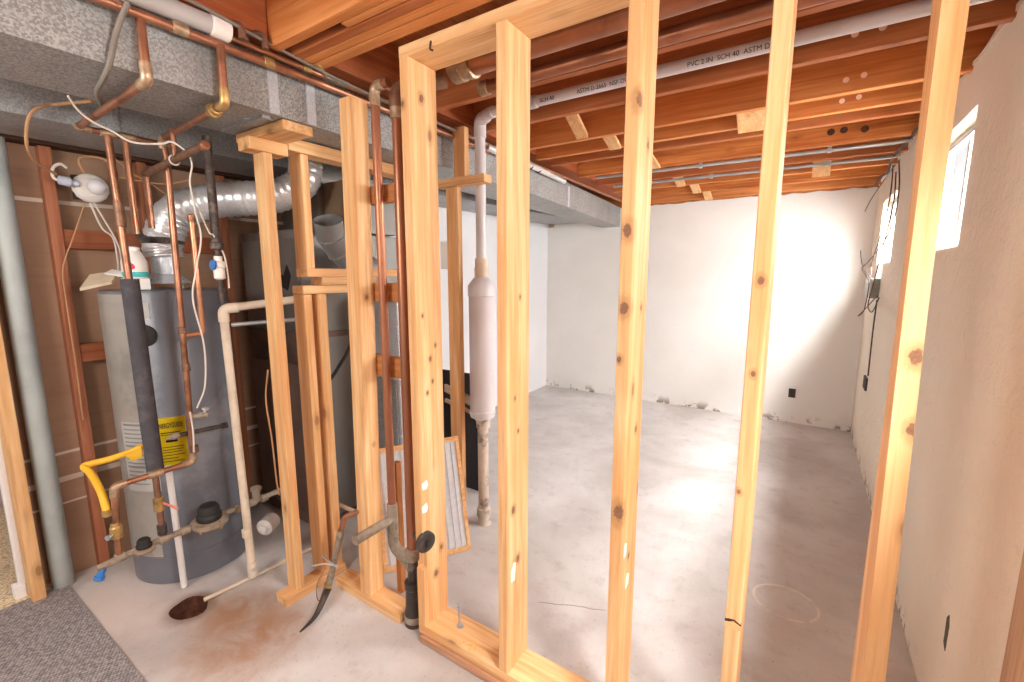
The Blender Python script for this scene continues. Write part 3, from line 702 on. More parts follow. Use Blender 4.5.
o = ypipe('copper_water_pipe', 'lower thick dark copper pipe of the bundle on the duct', [(XB, -.4, 2.230), (XB, 1.16, 2.240), (-1.665, 2.3, 2.240)], .0135, COPPER)
part(o, 'coupling', lathe((XB, .93, 2.242), (0, 1, 0), [(.0145, 0), (.017, .002), (.017, .035), (.0145, .037)]), BRASS, 'pale brass coupling')
part(o, 'coupling', lathe((XB, .66, 2.240), (0, 1, 0), [(.0145, 0), (.018, .002), (.018, .04), (.0145, .042)]), SOLDER)
o = ypipe('armoured_cable', 'thin grey cable on top of the pipe bundle', spline([(XB+.03, -.4, 2.322), (XB+.03, .6, 2.322), (XB+.03, .9, 2.296), (XB+.03, 1.1, 2.278), (XB+.03, 1.35, 2.262), (-1.635, 2.2, 2.262)]), .0055, WIRE_G, 'cable')
# bent stubs that turn up into the joist bay
for (y, lab) in ((.83, 'nearer copper return bend poking up above the pipe bundle'), (.905, 'farther copper return bend poking up above the pipe bundle')):
    o = thing('return_bend', lab, 'pipe', pipe([(XB-.015, y-.02, 2.262), (XB-.015, y-.02, 2.315), (XB+.03, y+.02, 2.315), (XB+.03, y+.02, 2.27)], .0115, .024), COPPER_D, 'pipe bundle along the trunk duct')
# grey valve and bracket near the post
o = thing('pipe_bracket', 'grey bracket and stub valve on the pipe bundle beside the corner post', 'bracket', box(-1.655, -1.62, 1.17, 1.27, 2.262, 2.279, bev=.003), IRON_G)
part(o, 'stub', lathe((-1.63, 1.17, 2.272), (.3, -.6, .25), [(.007, 0), (.007, .045), (.010, .047), (.010, .06), (.006, .062)], seg=12), BRASS, 'brass stub')
# foil wrapped line along the duct top beyond the wall
o = thing('foil_wrapped_line', 'silver wrapped line along the top edge of the duct beyond the second stud', 'pipe', sweep([(-1.655, 2.25, 2.256), (-1.675, 2.9, 2.256), (-1.72, 3.4, 2.256)], .022, seg=16), FOIL)
for y in (2.66, 2.78, 2.9, 3.03): part(o, 'band', lathe((-1.655-.045*(y-2.25)/1.15*1.0, y, 2.256), (-.03, 1, 0), [(.0225, 0), (.026, .002), (.026, .018), (.0225, .02)], seg=16), PLAST_W if int(y*100) % 2 else FURN_K)

# ------------------------------------------------------------------ copper risers near the heater
TX, TY, TR = -2.675, .933, .255
zH = 2.062
def yq(q, X): return X/q
o = thing('copper_supply_line', 'copper line dropping from the bundle, passing under the duct and feeding two risers', 'pipe', pipe([(-1.645, .585, 2.235), (-1.645, .585, zH), (-2.37, .603, zH), (-2.37, .90, zH)], .0125, .02), COPPER)
part(o, 'elbow', pipe([(-1.645, .585, zH+.05), (-1.645, .585, zH), (-1.695, .586, zH)], .0155, .02), SOLDER, 'soldered elbow')
part(o, 'elbow', pipe([(-2.335, .602, zH), (-2.37, .603, zH), (-2.37, .64, zH)], .015, .018), SOLDER)
for y in (.69, .752): part(o, 'tee', lathe((-2.37, y-.024, zH), (0, 1, 0), [(.013, 0), (.0155, .002), (.0155, .046), (.013, .048)]), SOLDER)
v1b = 1.36
o = thing('copper_riser', 'copper riser entering the thick grey foam sleeve in front of the heater', 'pipe', sweep([(-2.37, .69, zH-.004), (-2.355, .697, 1.40), (-2.34, .70, .67)], .0135), COPPER)
part(o, 'coupling', lathe((-2.362, .694, 1.70), (0, 0, 1), [(.0145, 0), (.0175, .002), (.0175, .10), (.0145, .102)]), COPPER_D, 'dark sleeve coupling')
zi0 = .632; zi1 = PX(128, 279, -2.355).z
part(o, 'foam_sleeve', sweep([(-2.341, .70, zi0), (-2.354, .697, zi1)], .0315, seg=20), FOAM, 'dark grey foam sleeve')
o = thing('copper_riser', 'second copper riser ending above the flue strap', 'pipe', sweep([(-2.395, .752, zH), (-2.395, .752, PX(137, 234, -2.395).z)], .0125), COPPER_B)
o = thing('copper_supply_line', 'copper line under the duct with brass union feeding the tall riser', 'pipe', pipe([(-1.635, .79, 2.235), (-1.635, .79, zH-.004), (-2.27, .835, zH-.004), (-2.27, .845, 2.0)], .0125, .02), COPPER)
part(o, 'elbow', pipe([(-1.635, .79, zH+.045), (-1.635, .79, zH-.004), (-1.68, .793, zH-.004)], .0155, .02), BRASS, 'brass elbow')
part(o, 'union', lathe((-1.70, .795, zH-.004), (-1, .07, 0), [(.015, 0), (.019, .003), (.019, .02), (.023, .022), (.023, .042), (.017, .046), (.017, .06)]), BRASS, 'brass union')
part(o, 'elbow', pipe([(-2.23, .832, zH-.004), (-2.27, .835, zH-.004), (-2.27, .836, 2.02)], .015, .018), SOLDER)
zL = .655
o = thing('copper_riser', 'tall copper riser with elbow at the bottom looping toward the gas line', 'pipe', pipe([(-2.27, .846, 2.0), (-2.285, .838, 1.2), (-2.30, .832, zL), (-2.30, .545, zL-.004), (-2.30, .532, .345)], .0125, .024), COPPER)
for (z, h) in ((1.25, .03), (1.08, .035), (.70, .03)): part(o, 'coupling', lathe((-2.284-.012*(1.2-z), .838, z), (0, 0, 1), [(.0135, 0), (.016, .002), (.016, h), (.0135, h+.002)]), COPPER_D)
part(o, 'elbow', pipe([(-2.30, .832, zL+.045), (-2.30, .832, zL), (-2.30, .785, zL)], .016, .022), SOLDER)
part(o, 'elbow', pipe([(-2.30, .585, zL-.004), (-2.30, .545, zL-.004), (-2.30, .543, zL-.05)], .016, .022), SOLDER)
part(o, 'tee', lathe((-2.30, .66, zL-.002), (0, 1, 0), [(.0135, 0), (.017, .002), (.017, .05), (.0135, .052)]), SOLDER)
part(o, 'valve_body', lathe((-2.30, .534, .43), (0, 0, 1), [(.014, 0), (.021, .004), (.021, .05), (.017, .055), (.017, .065), (.014, .068)]), BRASS, 'brass valve body')
part(o, 'valve_stem', lathe((-2.30, .534, .455), (.5, -.8, 0), [(.006, 0), (.006, .03), (.011, .032), (.011, .042)], seg=12), NAILM)
o = thing('drain_tap', 'small tap with white cord tied below on the tall riser', 'valve', lathe((-2.275, .836, .875), (.75, .66, .05), [(.010, 0), (.010, .03), (.015, .032), (.015, .05), (.009, .053), (.009, .07)], seg=14), IRON_G)
part(o, 'handle', lathe((-2.235, .872, .89), (.2, .2, 1), [(.006, 0), (.006, .012), (.014, .014), (.014, .022)], seg=12), PLAST_G)
o = thing('copper_drop', 'vertical copper drop with valve from the loop down to the gas line', 'pipe', sweep([(-2.30, .685, zL-.01), (-2.30, .685, .365)], .0125), COPPER_D)
part(o, 'valve_body', lathe((-2.30, .685, .48), (0, 0, 1), [(.0135, 0), (.02, .004), (.02, .06), (.0135, .064)]), BRASS)
part(o, 'lever', hexa(B(), [(-2.285, .69, .515), (-2.28, .70, .515), (-2.235, .735, .487), (-2.24, .725, .487), (-2.285, .69, .52), (-2.28, .70, .52), (-2.235, .735, .492), (-2.24, .725, .492)]), REDP, 'worn red lever')
part(o, 'coupling', lathe((-2.30, .685, .37), (0, 0, 1), [(.0135, 0), (.018, .002), (.018, .045), (.0135, .047)]), IRON_B)
# short stub loop left of the tall riser
a = PX(189, 215, -2.25); zb = PX(204, 333, -2.25)
o = thing('copper_stub', 'short capped copper stub beside the tall riser', 'pipe', pipe([(-2.25, .905, a.z), (-2.25, .905, zb.z), (-2.275, .85, zb.z-.006)], .0115, .018), COPPER_B)
part(o, 'cap', lathe((-2.25, .905, a.z-.03), (0, 0, 1), [(.0125, 0), (.014, .002), (.014, .03), (.006, .036)]), COPPER)
a = PY(145, 174, .82); c = PY(205, 145, .82)
o = thing('copper_crossbar', 'capped copper crossbar under the ducts', 'pipe', sweep([(a.x, .82, a.z), (c.x, .82, c.z)], .014, seg=16), COPPER_D)
part(o, 'end_cap', lathe((c.x-.02, .82, c.z-.001), (c.x-a.x, 0, c.z-a.z), [(.015, 0), (.0165, .002), (.0165, .022), (.012, .026)]), COPPER_B)
part(o, 'drop', sweep([(a.x, .822, a.z), (a.x, .822, PY(152, 228, .82).z)], .0125), COPPER)
part(o, 'wire_loop', sweep([((a.x+c.x)/2+.02, .82+.018*math.cos(t), (a.z+c.z)/2+.018*math.sin(t)) for t in [i*2*math.pi/16 for i in range(17)]], .003, seg=6), WIRE_W)
part(o, 'riser', sweep([((a.x+c.x)/2+.03, .82, (a.z+c.z)/2), ((a.x+c.x)/2+.03, .82, 2.075)], .010), COPPER)
# black iron gas riser
X, Y_ = -2.13, .943
zt2 = 2.075; zu = PX(217, 243, X).z
o = thing('black_gas_riser', 'black iron riser with union and blue handled valve beside the heater', 'pipe', sweep([(X, Y_, zu), (X, Y_, zt2)], .017, seg=16), IRON_B)
part(o, 'union', lathe((X, Y_, zu-.03), (0, 0, 1), [(.018, 0), (.026, .006), (.026, .03), (.021, .034), (.021, .05)]), IRON_B)
part(o, 'lower_pipe', sweep([(X, Y_, PX(221, 304, X).z), (X, Y_, zu)], .0105), IRON_B)
zv = PX(218, 268, X).z
part(o, 'white_valve', lathe((X, Y_, zv-.05), (0, 0, 1), [(.012, 0), (.022, .006), (.022, .05), (.028, .055), (.028, .075), (.016, .08), (.016, .10)], seg=16), PLAST_W, 'white valve body')
part(o, 'blue_handle', lathe((X+.006, Y_-.018, zv+.012), (.1, -1, .1), [(.012, 0), (.021, .003), (.021, .012), (.014, .015)], seg=16), BLUE, 'round blue handle')

# ------------------------------------------------------------------ water heater
zTank = 1.435
wh = thing('water_heater', 'tall grey tank water heater with yellow energy label', 'water heater', lathe((TX, TY, 0.0), (0, 0, 1), [(.245, 0), (.255, .006), (.255, .13), (.258, .132), (.258, .142), (.255, .144), (.255, zTank-.012), (.25, zTank-.002), (.235, zTank), (.05, zTank+.006)], seg=64), TANK)
def cyl_patch(z0, z1, a0, a1, r, n=14):
    b = B(); lo = []; hi = []
    for i in range(n+1):
        a = math.radians(a0+(a1-a0)*i/n); x, y = TX+r*math.cos(a), TY+r*math.sin(a); lo.append(b.verts.new((x, y, z0))); hi.append(b.verts.new((x, y, z1)))
    for i in range(n): f = b.faces.new((lo[i], lo[i+1], hi[i+1], hi[i])); f.smooth = True
    r2 = bmesh.ops.solidify(b, geom=b.faces[:], thickness=.0012); return b
part(wh, 'jacket_panel', cyl_patch(.15, zTank-.015, 240, 311, TR+.0016, 24), TANK_L, 'bare silvery jacket panel')
wl_ = part(wh, 'instruction_label', cyl_patch(.49, .83, 281, 317, TR+.0032), PAPER, 'white instruction label')
def on_tank(a, z, r): a = math.radians(a); return Vector((TX+r*math.cos(a), TY+r*math.sin(a), z))
b = B(); random.seed(5)
for i in range(15):
    z = .815-i*.0205
    cyl = cyl_patch(z-.003, z+.003 if i % 5 else z+.007, 284, 284+random.uniform(17, 29), TR+.0045, 8); merge(b, cyl)
part(wl_, 'print_lines', b, plain('pale_grey_ink', lin((178, 180, 186)), .7, 0, .04, 8))
yl = part(wh, 'energy_label', cyl_patch(.61, .845, 319, 344, TR+.002), YELLOWP, 'yellow energy label')
b = B()
for i, (z, h, a0, a1) in enumerate(((.725, .011, 326, 336), (.70, .003, 322, 341), (.687, .003, 322, 340), (.675, .003, 322, 339), (.66, .003, 322, 341), (.645, .003, 322, 335), (.63, .003, 322, 340))): merge(b, cyl_patch(z, z+h, a0, a1, TR+.0035, 8))
part(yl, 'print_lines', b, INK)
b = B(); merge(b, cyl_patch(.77, .774, 322, 339, TR+.0035, 8)); merge(b, cyl_patch(.76, .763, 322, 334, TR+.0035, 8)); part(yl, 'print_lines', b, INK)
a0 = 331.5; t0 = on_tank(a0, .797, TR+.0045); tr = Vector((-math.sin(math.radians(a0)), math.cos(math.radians(a0)), 0))
text_mesh('ENERGYGUIDE', .034, INK, yl, t0-tr*.052+Vector((0, 0, 0))+Vector((math.cos(math.radians(a0)), math.sin(math.radians(a0)), 0))*.004, tr, (0, 0, 1), name='heading', sx=.44)
part(wh, 'white_sticker', cyl_patch(1.31, 1.385, 317, 325, TR+.002), PAPER, 'small white sticker')
part(wh, 'upper_band', cyl_patch(1.29, 1.385, 262, 303, TR+.0032), TANK_L)
p0 = on_tank(318, 1.235, TR)
part(wh, 'access_cover', lathe(p0, (math.cos(math.radians(318)), math.sin(math.radians(318)), 0), [(.05, -.01), (.05, .006), (.042, .010), (.01, .010)], seg=24), FURN_K, 'black round access cover')
# draft hood on the tank top
part(wh, 'draft_hood', lathe((TX+.02, TY, zTank), (0, 0, 1), [(.10, .03), (.085, .05), (.058, .075), (.055, .16)], seg=28), GALV_B)
b = B()
for k in range(4):
    a = k*math.pi/2+.5; sweep([(TX+.02+.08*math.cos(a), TY+.08*math.sin(a), zTank-.002), (TX+.02+.085*math.cos(a), TY+.085*math.sin(a), zTank+.05)], .006, b, 6)
part(wh, 'hood_leg', b, GALV_D)
# flexible aluminium flue
fl = [(TX+.02, TY, zTank+.14), (TX+.02, TY, 1.64), (TX+.022, TY+.005, 1.74)]
e1 = PX(178, 216, -2.60); e2 = PX(205, 198, -2.53); e3 = PX(238, 187, -2.40)
path = spline([Vector((TX+.02, TY, zTank+.158)), Vector((TX+.02, TY, 1.66)), Vector((TX+.06, TY+.05, 1.80)), Vector((-2.52, 1.10, 1.865)), Vector((-2.38, 1.22, 1.885)), Vector((-2.28, 1.31, 1.90)), Vector((-2.20, 1.40, 1.97)), Vector((-2.18, 1.42, 2.08))], 14)
n = len(path)
rad = [.082 + (.004 if (i % 3 == 0) else 0.) - (0 if 12 < i < 60 else .004) for i in range(n)]
o = thing('flexible_flue', 'shiny corrugated aluminium flue pipe curving from the heater top', 'flue', sweep(path, rad, seg=22), FOIL)
part(o, 'strap', lathe((TX+.02, TY, 1.655), (.03, 0, 1), [(.084, 0), (.09, .002), (.09, .03), (.084, .032)]), IRON_B, 'dark strap')
part(o, 'strap_tail', pipe([(TX+.06, TY-.07, 1.67), (-2.50, .80, 1.675), (-2.40, .755, 1.69)], .014), IRON_B)
# things on the heater top
bx, by = -2.585, .79
o = thing('small_white_box', 'small white carton on top of the water heater', 'box', box(bx-.075, bx+.055, by-.035, by+.035, zTank+.004, zTank+.055, bev=.003), PAPER)
o = thing('cleaner_bottle', 'white bottle with pink and teal print standing on the heater carton', 'bottle', lathe((bx-.0, by, zTank+.056), (0, 0, 1), [(.044, 0), (.048, .006), (.048, .075), (.03, .118), (.026, .124)], seg=24), PLAST_W)
part(o, 'teal_band', lathe((bx, by, zTank+.058), (0, 0, 1), [(.0485, .004), (.0492, .006), (.0492, .024), (.0485, .026)], seg=24), TEAL, 'teal band')
d = Vector((0, 0, 0))-Vector((bx, by, 0)); d.normalize()
part(o, 'pink_flower', lathe(Vector((bx, by, zTank+.112))+d*.043-Vector((0, 0, 0))+Vector((-d.y, d.x, 0))*.012*-1, d+Vector((0, 0, .1)), [(.017, 0), (.017, .004), (.004, .006)], seg=10), PINK, 'pink printed flower')
part(o, 'cap', lathe((bx, by, zTank+.179), (0, 0, 1), [(.026, 0), (.026, .016), (.015, .02)], seg=18), PLAST_W)
# folded papers leaning over the heater edge
pb = [PX(80, 291, -2.70), PX(112, 284, -2.62), PX(119, 273, -2.66), PX(90, 277, -2.76)]
b = hexa(B(), pb+[q+Vector((0, 0, .012)) for q in pb])
thing('folded_manual', 'folded beige papers lying on the left of the heater top', 'papers', b, plain('beige_papers', lin((206, 188, 164)), .8, 0, .1, 10))
pb = [PX(104, 274, -2.63), PX(122, 277, -2.58), PX(128, 273, -2.60), PX(112, 270, -2.66)]
b = hexa(B(), pb+[q+Vector((0, 0, .004)) for q in pb])
thing('paper_slip', 'white paper slip on top of the beige papers', 'papers', b, PAPER)
# white relief pipe
q0 = on_tank(321, .0, TR+.018)
a = math.degrees(math.atan2(.78-TY, -2.42-TX))
o = thing('relief_pipe', 'short white plastic relief pipe standing on the floor against the heater', 'pipe', sweep([(-2.405, .775, .012), (-2.405, .768, .63)], .0135, seg=16), PVC_W)
# yellow gas hose
g = [(-2.30, .515, .50), (-2.34, .50, .60), (-2.40, .475, .72), (-2.46, .462, .775), (-2.45, .49, .80), (-2.42, .56, .84), (-2.40, .63, .88)]
g = [PX(107, 512, -2.31), PX(101, 492, -2.36), PX(91, 474, -2.45), PX(84, 467, -2.50), PX(90, 464, -2.50), PX(110, 459, -2.47), PX(130, 452, -2.42), PX(144, 446, -2.40)]
o = thing('gas_hose', 'bent yellow gas hose beside the heater', 'hose', sweep(spline(g, 8), .0135, seg=14), YELLOW)
part(o, 'yellow_tag', hexa(B(), [PX(126, 456, -2.395), PX(142, 446, -2.375), PX(143, 456, -2.375), PX(134, 461, -2.395)]+[q+Vector((.004, -.003, 0)) for q in (PX(126, 456, -2.395), PX(142, 446, -2.375), PX(143, 456, -2.375), PX(134, 461, -2.395))]), YELLOW, 'yellow tag')
part(o, 'nut', lathe(g[0], (.0, 0, -1), [(.014, -.01), (.017, -.008), (.017, .015), (.012, .018)], seg=8), BRASS)
# gas line along the floor with two regulators
zg = .345
o = thing('gas_line', 'dusty iron gas line running low in front of the heater', 'pipe', sweep([(-2.30, .46, .335), (-2.30, .60, zg), (-2.30, 1.24, zg+.005)], .0135, seg=16), IRON_G)
for y in (.535, .60, .685, .77, .93, 1.0, 1.07, 1.13): part(o, 'fitting', lathe((-2.30, y-.018, zg), (0, 1, 0), [(.0145, 0), (.019, .003), (.019, .033), (.0145, .036)], seg=14), IRON_G)
part(o, 'tee_stub', lathe((-2.30, 1.09, zg), (.1, 0, 1), [(.015, 0), (.019, .004), (.019, .06), (.026, .063), (.026, .075)], seg=14), IRON_G)
part(o, 'blue_cap', lathe((-2.30, .47, .31), (0, -.4, -1), [(.014, -.02), (.014, .01), (.019, .012), (.019, .026)], seg=8), BLUE, 'blue tap')
def regulator(y, s, label, cap):
    o = thing('gas_regulator', label, 'regulator', lathe((-2.285, y, zg-.02*s), (.05, 0, 1), [(.03*s, -.012*s), (.05*s, 0), (.058*s, .012*s), (.066*s, .016*s), (.066*s, .028*s), (.05*s, .034*s)], seg=24), IRON_G, 'gas regulators on the heater line')
    part(o, 'black_cap', lathe((-2.285, y, zg+.015*s), (.05, 0, 1), [(.044*s, 0), (.046*s, .006*s), (.044*s, .022*s), (.040*s, .026*s), (.038*s, .05*s), (.030*s, .060*s), (.012*s, .064*s)], seg=20), RUBBER, 'black cap')
    for k in range(5): 
        a = k*2*math.pi/5+.3; part(o, 'bolt', lathe((-2.285+.058*s*math.cos(a), y+.058*s*math.sin(a), zg-.02*s), (0, 0, 1), [(.005*s, 0), (.005*s, .034*s)], seg=6), BRASS)
    return o
regulator(.612, .62, 'small dusty gas regulator with black cap, nearer the camera', 1)
regulator(.865, 1.15, 'large dusty gas regulator with black cap in front of the heater', 1)
# thin black tube crossing the heater
a = PX(175, 436, -2.33); c = PX(226, 425, -2.33)
o = thing('thermocouple_tube', 'dark iron tube crossing the heater behind the tall riser', 'pipe', sweep([(-2.33, a.y+.01, a.z), (-2.33, c.y, c.z)], .010), IRON_B)
part(o, 'nozzle', lathe((-2.33, a.y-.035, a.z-.004), (0, 1, .08), [(.006, 0), (.008, .02), (.014, .025), (.014, .05)], seg=12), IRON_G)
part(o, 'elbow', lathe((-2.33, c.y-.02, c.z), (0, 1, 0), [(.012, 0), (.015, .003), (.015, .025)], seg=12), IRON_B)

# cream condensate pipework
o = thing('condensate_pipe', 'cream plastic pipe elbowed from the furnace down to the floor', 'pipe', pipe([(-2.0, 1.30, PX(262, 305, -2.1).z+.03), (-2.225, .985, PX(217, 309, -2.225).z), (-2.19, .99, .02)], .0185, .03, seg=16), PVC)
ze = PX(217, 309, -2.225).z
part(o, 'elbow', pipe([(-2.19, 1.035, ze+.004), (-2.225, .985, ze), (-2.2235, .985, ze-.06)], .023, .03, seg=16), PVC)
part(o, 'foot_coupling', lathe((-2.19, .99, .02), (0, 0, 1), [(.0195, 0), (.023, .003), (.023, .075), (.0195, .08)]), PVC_D, 'grubby foot coupling')
part(o, 'lower_line', pipe([(-2.20, 1.005, ze-.075), (-2.0, 1.28, ze-.055)], .0095), CONDUIT, 'grey tube')
o = thing('condensate_drain_tube', 'thin cream plastic tube on the floor leading to the drain pit', 'pipe', sweep([PZ(204, 600, .012), PZ(250, 578, .010), (-2.19, 1.16, .010), (-2.17, 1.30, .012)], .0095), PVC)
# condensate fittings next to the studs
o = thing('condensate_trap', 'grey and cream trap fitting low beside the furnace', 'trap', lathe(PX(262, 530, -2.15), (.5, -.85, 0), [(.03, -.10), (.04, -.09), (.04, -.02), (.02, -.015), (.02, .0)], seg=18), PLAST_G)
p = PX(250, 532, -2.15)
part(o, 'cap', box(p.x-.02, p.x+.012, p.y-.03, p.y-.004, p.z-.022, p.z+.022, bev=.004), PVC)

# ------------------------------------------------------------------ furnace
fx0, fx1, fy0, fy1 = -2.88, -2.30, 1.42, 2.12
fu = thing('furnace', 'dark brown gas furnace cabinet behind the studs', 'furnace', box(fx0, fx1, fy0, fy1, .02, 1.18, bev=.006), FURN_D)
part(fu, 'upper_panel', box(fx0+.01, fx1-.005, fy0-.012, fy0-.0, 1.19, 1.70, bev=.004), FURN_G, 'scuffed grey upper panel')
part(fu, 'upper_cabinet', box(fx0, fx1, fy0, fy1, 1.18, 1.75, bev=.005), FURN_G)
part(fu, 'side_panel', box(fx1, fx1+.012, fy0+.02, fy1-.02, .05, 1.15, bev=.004), FURN_G, 'grey side panel')
part(fu, 'burner_door', box(fx0+.02, fx1-.02, fy0-.02, fy0, .1, 1.0, bev=.006), FURN_D, 'brown burner door')
part(fu, 'scorched_opening', prism([(-2.52, 1.53), (-2.44, 1.50), (-2.40, 1.56), (-2.37, 1.50), (-2.41, 1.42), (-2.47, 1.44)], 'y', fy0-.016, fy0-.011), FURN_K, 'black scorched opening')
thing('supply_plenum', 'grey sheet metal plenum joining the furnace to the trunk duct', 'duct', box(-2.62, -2.262, 1.53, 2.08, 1.755, 2.082, bev=.004), FURN_G)
# return air duct to the right of the furnace
o = thing('return_duct', 'tall silvery return air duct behind the copper stacks', 'duct', box(-2.22, -1.93, 1.76, 2.06, .0, 1.40, bev=.004), GALV_B)
for z in (.55, .9, 1.2): part(o, 'seam', box(-2.225, -1.925, 1.753, 2.065, z, z+.014, bev=.003), GALV_B)
part(o, 'dark_lower_panel', box(-2.20, -1.95, 1.748, 1.7595, .03, .9, bev=.003), GALV_D, 'dull grey panel')
# open elbow duct
c0 = PX(330, 225, -2.02)
ax = [Vector((-2.03, 1.44, 1.66)), Vector((-2.03, 1.45, 1.58)), Vector((-1.99, 1.52, 1.50)), Vector((-1.94, 1.62, 1.45))]
b = B(); sp_ = [PX(328, 220, -2.07), PX(331, 236, -2.10), PX(340, 250, -2.12), PX(354, 262, -2.12), PX(372, 270, -2.10)]
sweep(sp_, .072, b, 26, cap=False); bmesh.ops.solidify(b, geom=b.faces[:], thickness=.003)
o = thing('elbow_duct', 'open grey round elbow duct behind the cripple studs', 'duct', b, plain('matt_grey_duct', lin((188, 190, 192)), .45, .2, .08, 9))
for k in (1, 2): part(o, 'seam', lathe(sp_[k], sp_[k+1]-sp_[k-1], [(.073, -.003), (.076, 0), (.073, .003)], seg=26), GALV)
# brown insulated panel behind the elbow
thing('foam_panel', 'brown insulated panel behind the open elbow duct', 'panel', box(-2.258, -2.03, 1.56, 1.59, 1.72, 2.0, bev=.004), plain('brown_panel', lin((128, 106, 84)), .7, 0, .12, 5, lin((92, 80, 70)), .5))
thing('silver_pipe', 'short silver vent pipe behind the copper stacks', 'pipe', lathe((-1.99, 1.91, 1.402), (0, 0, 1), [(.04, 0), (.04, .12), (.044, .122), (.044, .14), (.04, .142), (.04, .26), (.044, .262), (.044, .28), (.04, .282), (.04, .52)], seg=22), FOIL)
# dark tubing line
thing('refrigerant_hose', 'thin dark hose looping behind the corner post', 'hose', sweep(spline([PX(352, 315, -1.98), PX(350, 345, -1.98), PX(338, 368, -1.99), PX(326, 385, -2.0)]), .009), RUBBER)
a = PX(333, 502, -1.95); c = PX(362, 515, -1.80)
thing('cross_lath', 'thin grey lath behind the corner post near the floor', 'lath', sweep([a, c], .011, seg=8), GREY_Y)

# ------------------------------------------------------------------ electrical whip on the floor
w = [PY(362, 510, 1.21), PY(345, 517, 1.175), PY(341, 530, 1.16), PY(338, 545, 1.15), PZ(328, 588, .055), PZ(316, 615, .022), PZ(300, 632, .005)]
o = thing('conduit_whip', 'grey conduit whip drooping to the floor with a torn black end', 'conduit', sweep(spline([w[2], w[3], w[4]], 8), .0155, seg=14), IRON_G)
part(o, 'copper_elbow', pipe([w[0], w[1], w[2]], .0125, .02), COPPER, 'copper elbow')
part(o, 'black_tail', sweep(spline([w[4], w[5], w[6]], 8), lambda t: .015*(1-t)+.003, seg=12), ABS, 'torn black tail')
part(o, 'clamp', lathe(w[4]+Vector((.0, .0, .01)), w[3]-w[4], [(.016, -.012), (.02, -.010), (.02, .012), (.016, .014)], seg=14), BRASS, 'brass clamp')
p = PY(327, 562, 1.15)
part(o, 'wire_tie', sweep(spline([PY(312, 566, 1.12), PY(325, 564, 1.11), PY(337, 566, 1.12)], 6), .0035, seg=8), WIRE_W, 'white wire tie')
part(o, 'wire_tie', sweep(spline([PY(322, 556, 1.10), PY(330, 562, 1.105), PY(338, 568, 1.12)], 6), .0035, seg=8), NAILM)
part(o, 'bare_wire', sweep(spline([PY(323, 572, 1.10), PY(317, 585, 1.08), PZ(318, 600, .03), PZ(326, 598, .03)], 6), .0025, seg=6), WIRE_G)

# ------------------------------------------------------------------ left brown wall: studs, blocking, fixtures
stl = lambda lab, y0, y1, z0, z1: stud('rough_stud', lab, XL+.001, XL+.055, y0, y1, z0, z1, RED_Z, 'reddish studs of the brown left wall')
stl('reddish rough stud on the brown wall left of the heater', .603, .646, 0, 2.084)
stl('reddish rough stud on the brown wall behind the heater risers', .96, 1.0, 0, 2.084)
stl('reddish rough stud on the brown wall next to the furnace', 1.34, 1.38, 0, 2.084)
for (y0, y1, z0, z1, lab) in ((.647, .959, 1.63, 1.72, 'reddish blocking board at head height left of the heater'), (1.001, 1.339, 1.63, 1.72, 'reddish blocking board at head height behind the flue'), (.647, .959, 1.08, 1.168, 'lower reddish blocking board half hidden by the heater')):
    thing('wall_blocking', lab, 'board', box(XL+.001, XL+.045, y0, y1, z0, z1, bev=.003), RED_Y, 'blocking on the brown left wall')
thing('steel_column', 'pale blue grey round pole at the end of the brown wall', 'pole', lathe((-2.93, .4615, .009 if False else 0), (0, 0, 1), [(.040, 0), (.040, 1.385), (.041, 1.386), (.041, 1.40), (.040, 1.401), (.040, 2.085)], seg=32), STEELPOLE)
o = thing('door_jamb', 'pine jamb stud with white edge at the doorway on the far left', 'jamb', box(-2.965, -2.866, .346, .392, .009, 2.40, bev=.003), PINE_Z)
part(o, 'white_casing', box(-3.005, -2.966, .325, .386, .009, 2.40, bev=.003), WHITE_W, 'white painted edge')
part(o, 'plinth_block', box(-3.012, -2.955, .305, .345, .009, .07, bev=.003), WHITE_W, 'white plinth block')
# round lampholder and wires
p = PX(92, 188, -2.86)
lo = thing('lamp_holder', 'white round lampholder with frosted bulb hanging by wires near the pole', 'lamp', lathe(p+Vector((-.02, 0, 0)), (1, -.32, -.05), [(.06, -.012), (.067, -.006), (.067, .008), (.058, .020), (.04, .028), (.037, .032)], seg=14), PLAST_W)
p2 = PX(97, 187, -2.82)
part(lo, 'bulb', lathe(p2, (1, -.32, -.05), [(.030, -.01), (.036, .004), (.034, .018), (.024, .030), (.01, .036)], seg=20), BULBG)
p3 = PX(70, 183, -2.86)
part(lo, 'connector', lathe(p3+Vector((0, -.02, .006)), (0, 1, -.1), [(.012, -.02), (.02, -.016), (.022, .02), (.014, .024), (.014, .05)], seg=10), plain('clear_blue_plastic', lin((196, 200, 218)), .3, 0, .1, 20))
part(lo, 'bracket', box(p.x-.05, p.x-.03, p.y-.06, p.y+.02, p.z-.055, p.z+.055), FURN_K)
def wire(name, lab, pts, r, mat, cat='wire', grp='loose wires near the heater', n=8): return thing(name, lab, cat, sweep(spline(pts, n), r, seg=8), mat, grp)
wire('cable', 'white loop of cable over the lampholder', [PX(68, 183, -2.86), PX(54, 178, -2.86), PX(53, 168, -2.86), PX(60, 164, -2.86), PX(67, 168, -2.86)], .006, WIRE_W)
wire('cable', 'brown cable arching from the duct to the lampholder', [PX(92, 101, -2.20), PX(60, 104, -2.42), PX(38, 108, -2.43), PX(28, 120, -2.44), PX(27, 146, -2.52), PX(37, 163, -2.70), PX(56, 174, -2.85)], .0055, WIRE_T)
wire('cable', 'tan cable looped above the lampholder', [PX(86, 176, -2.88), PX(79, 162, -2.88), PX(84, 157, -2.88), PX(100, 158, -2.88), PX(113, 164, -2.86)], .006, WIRE_T)
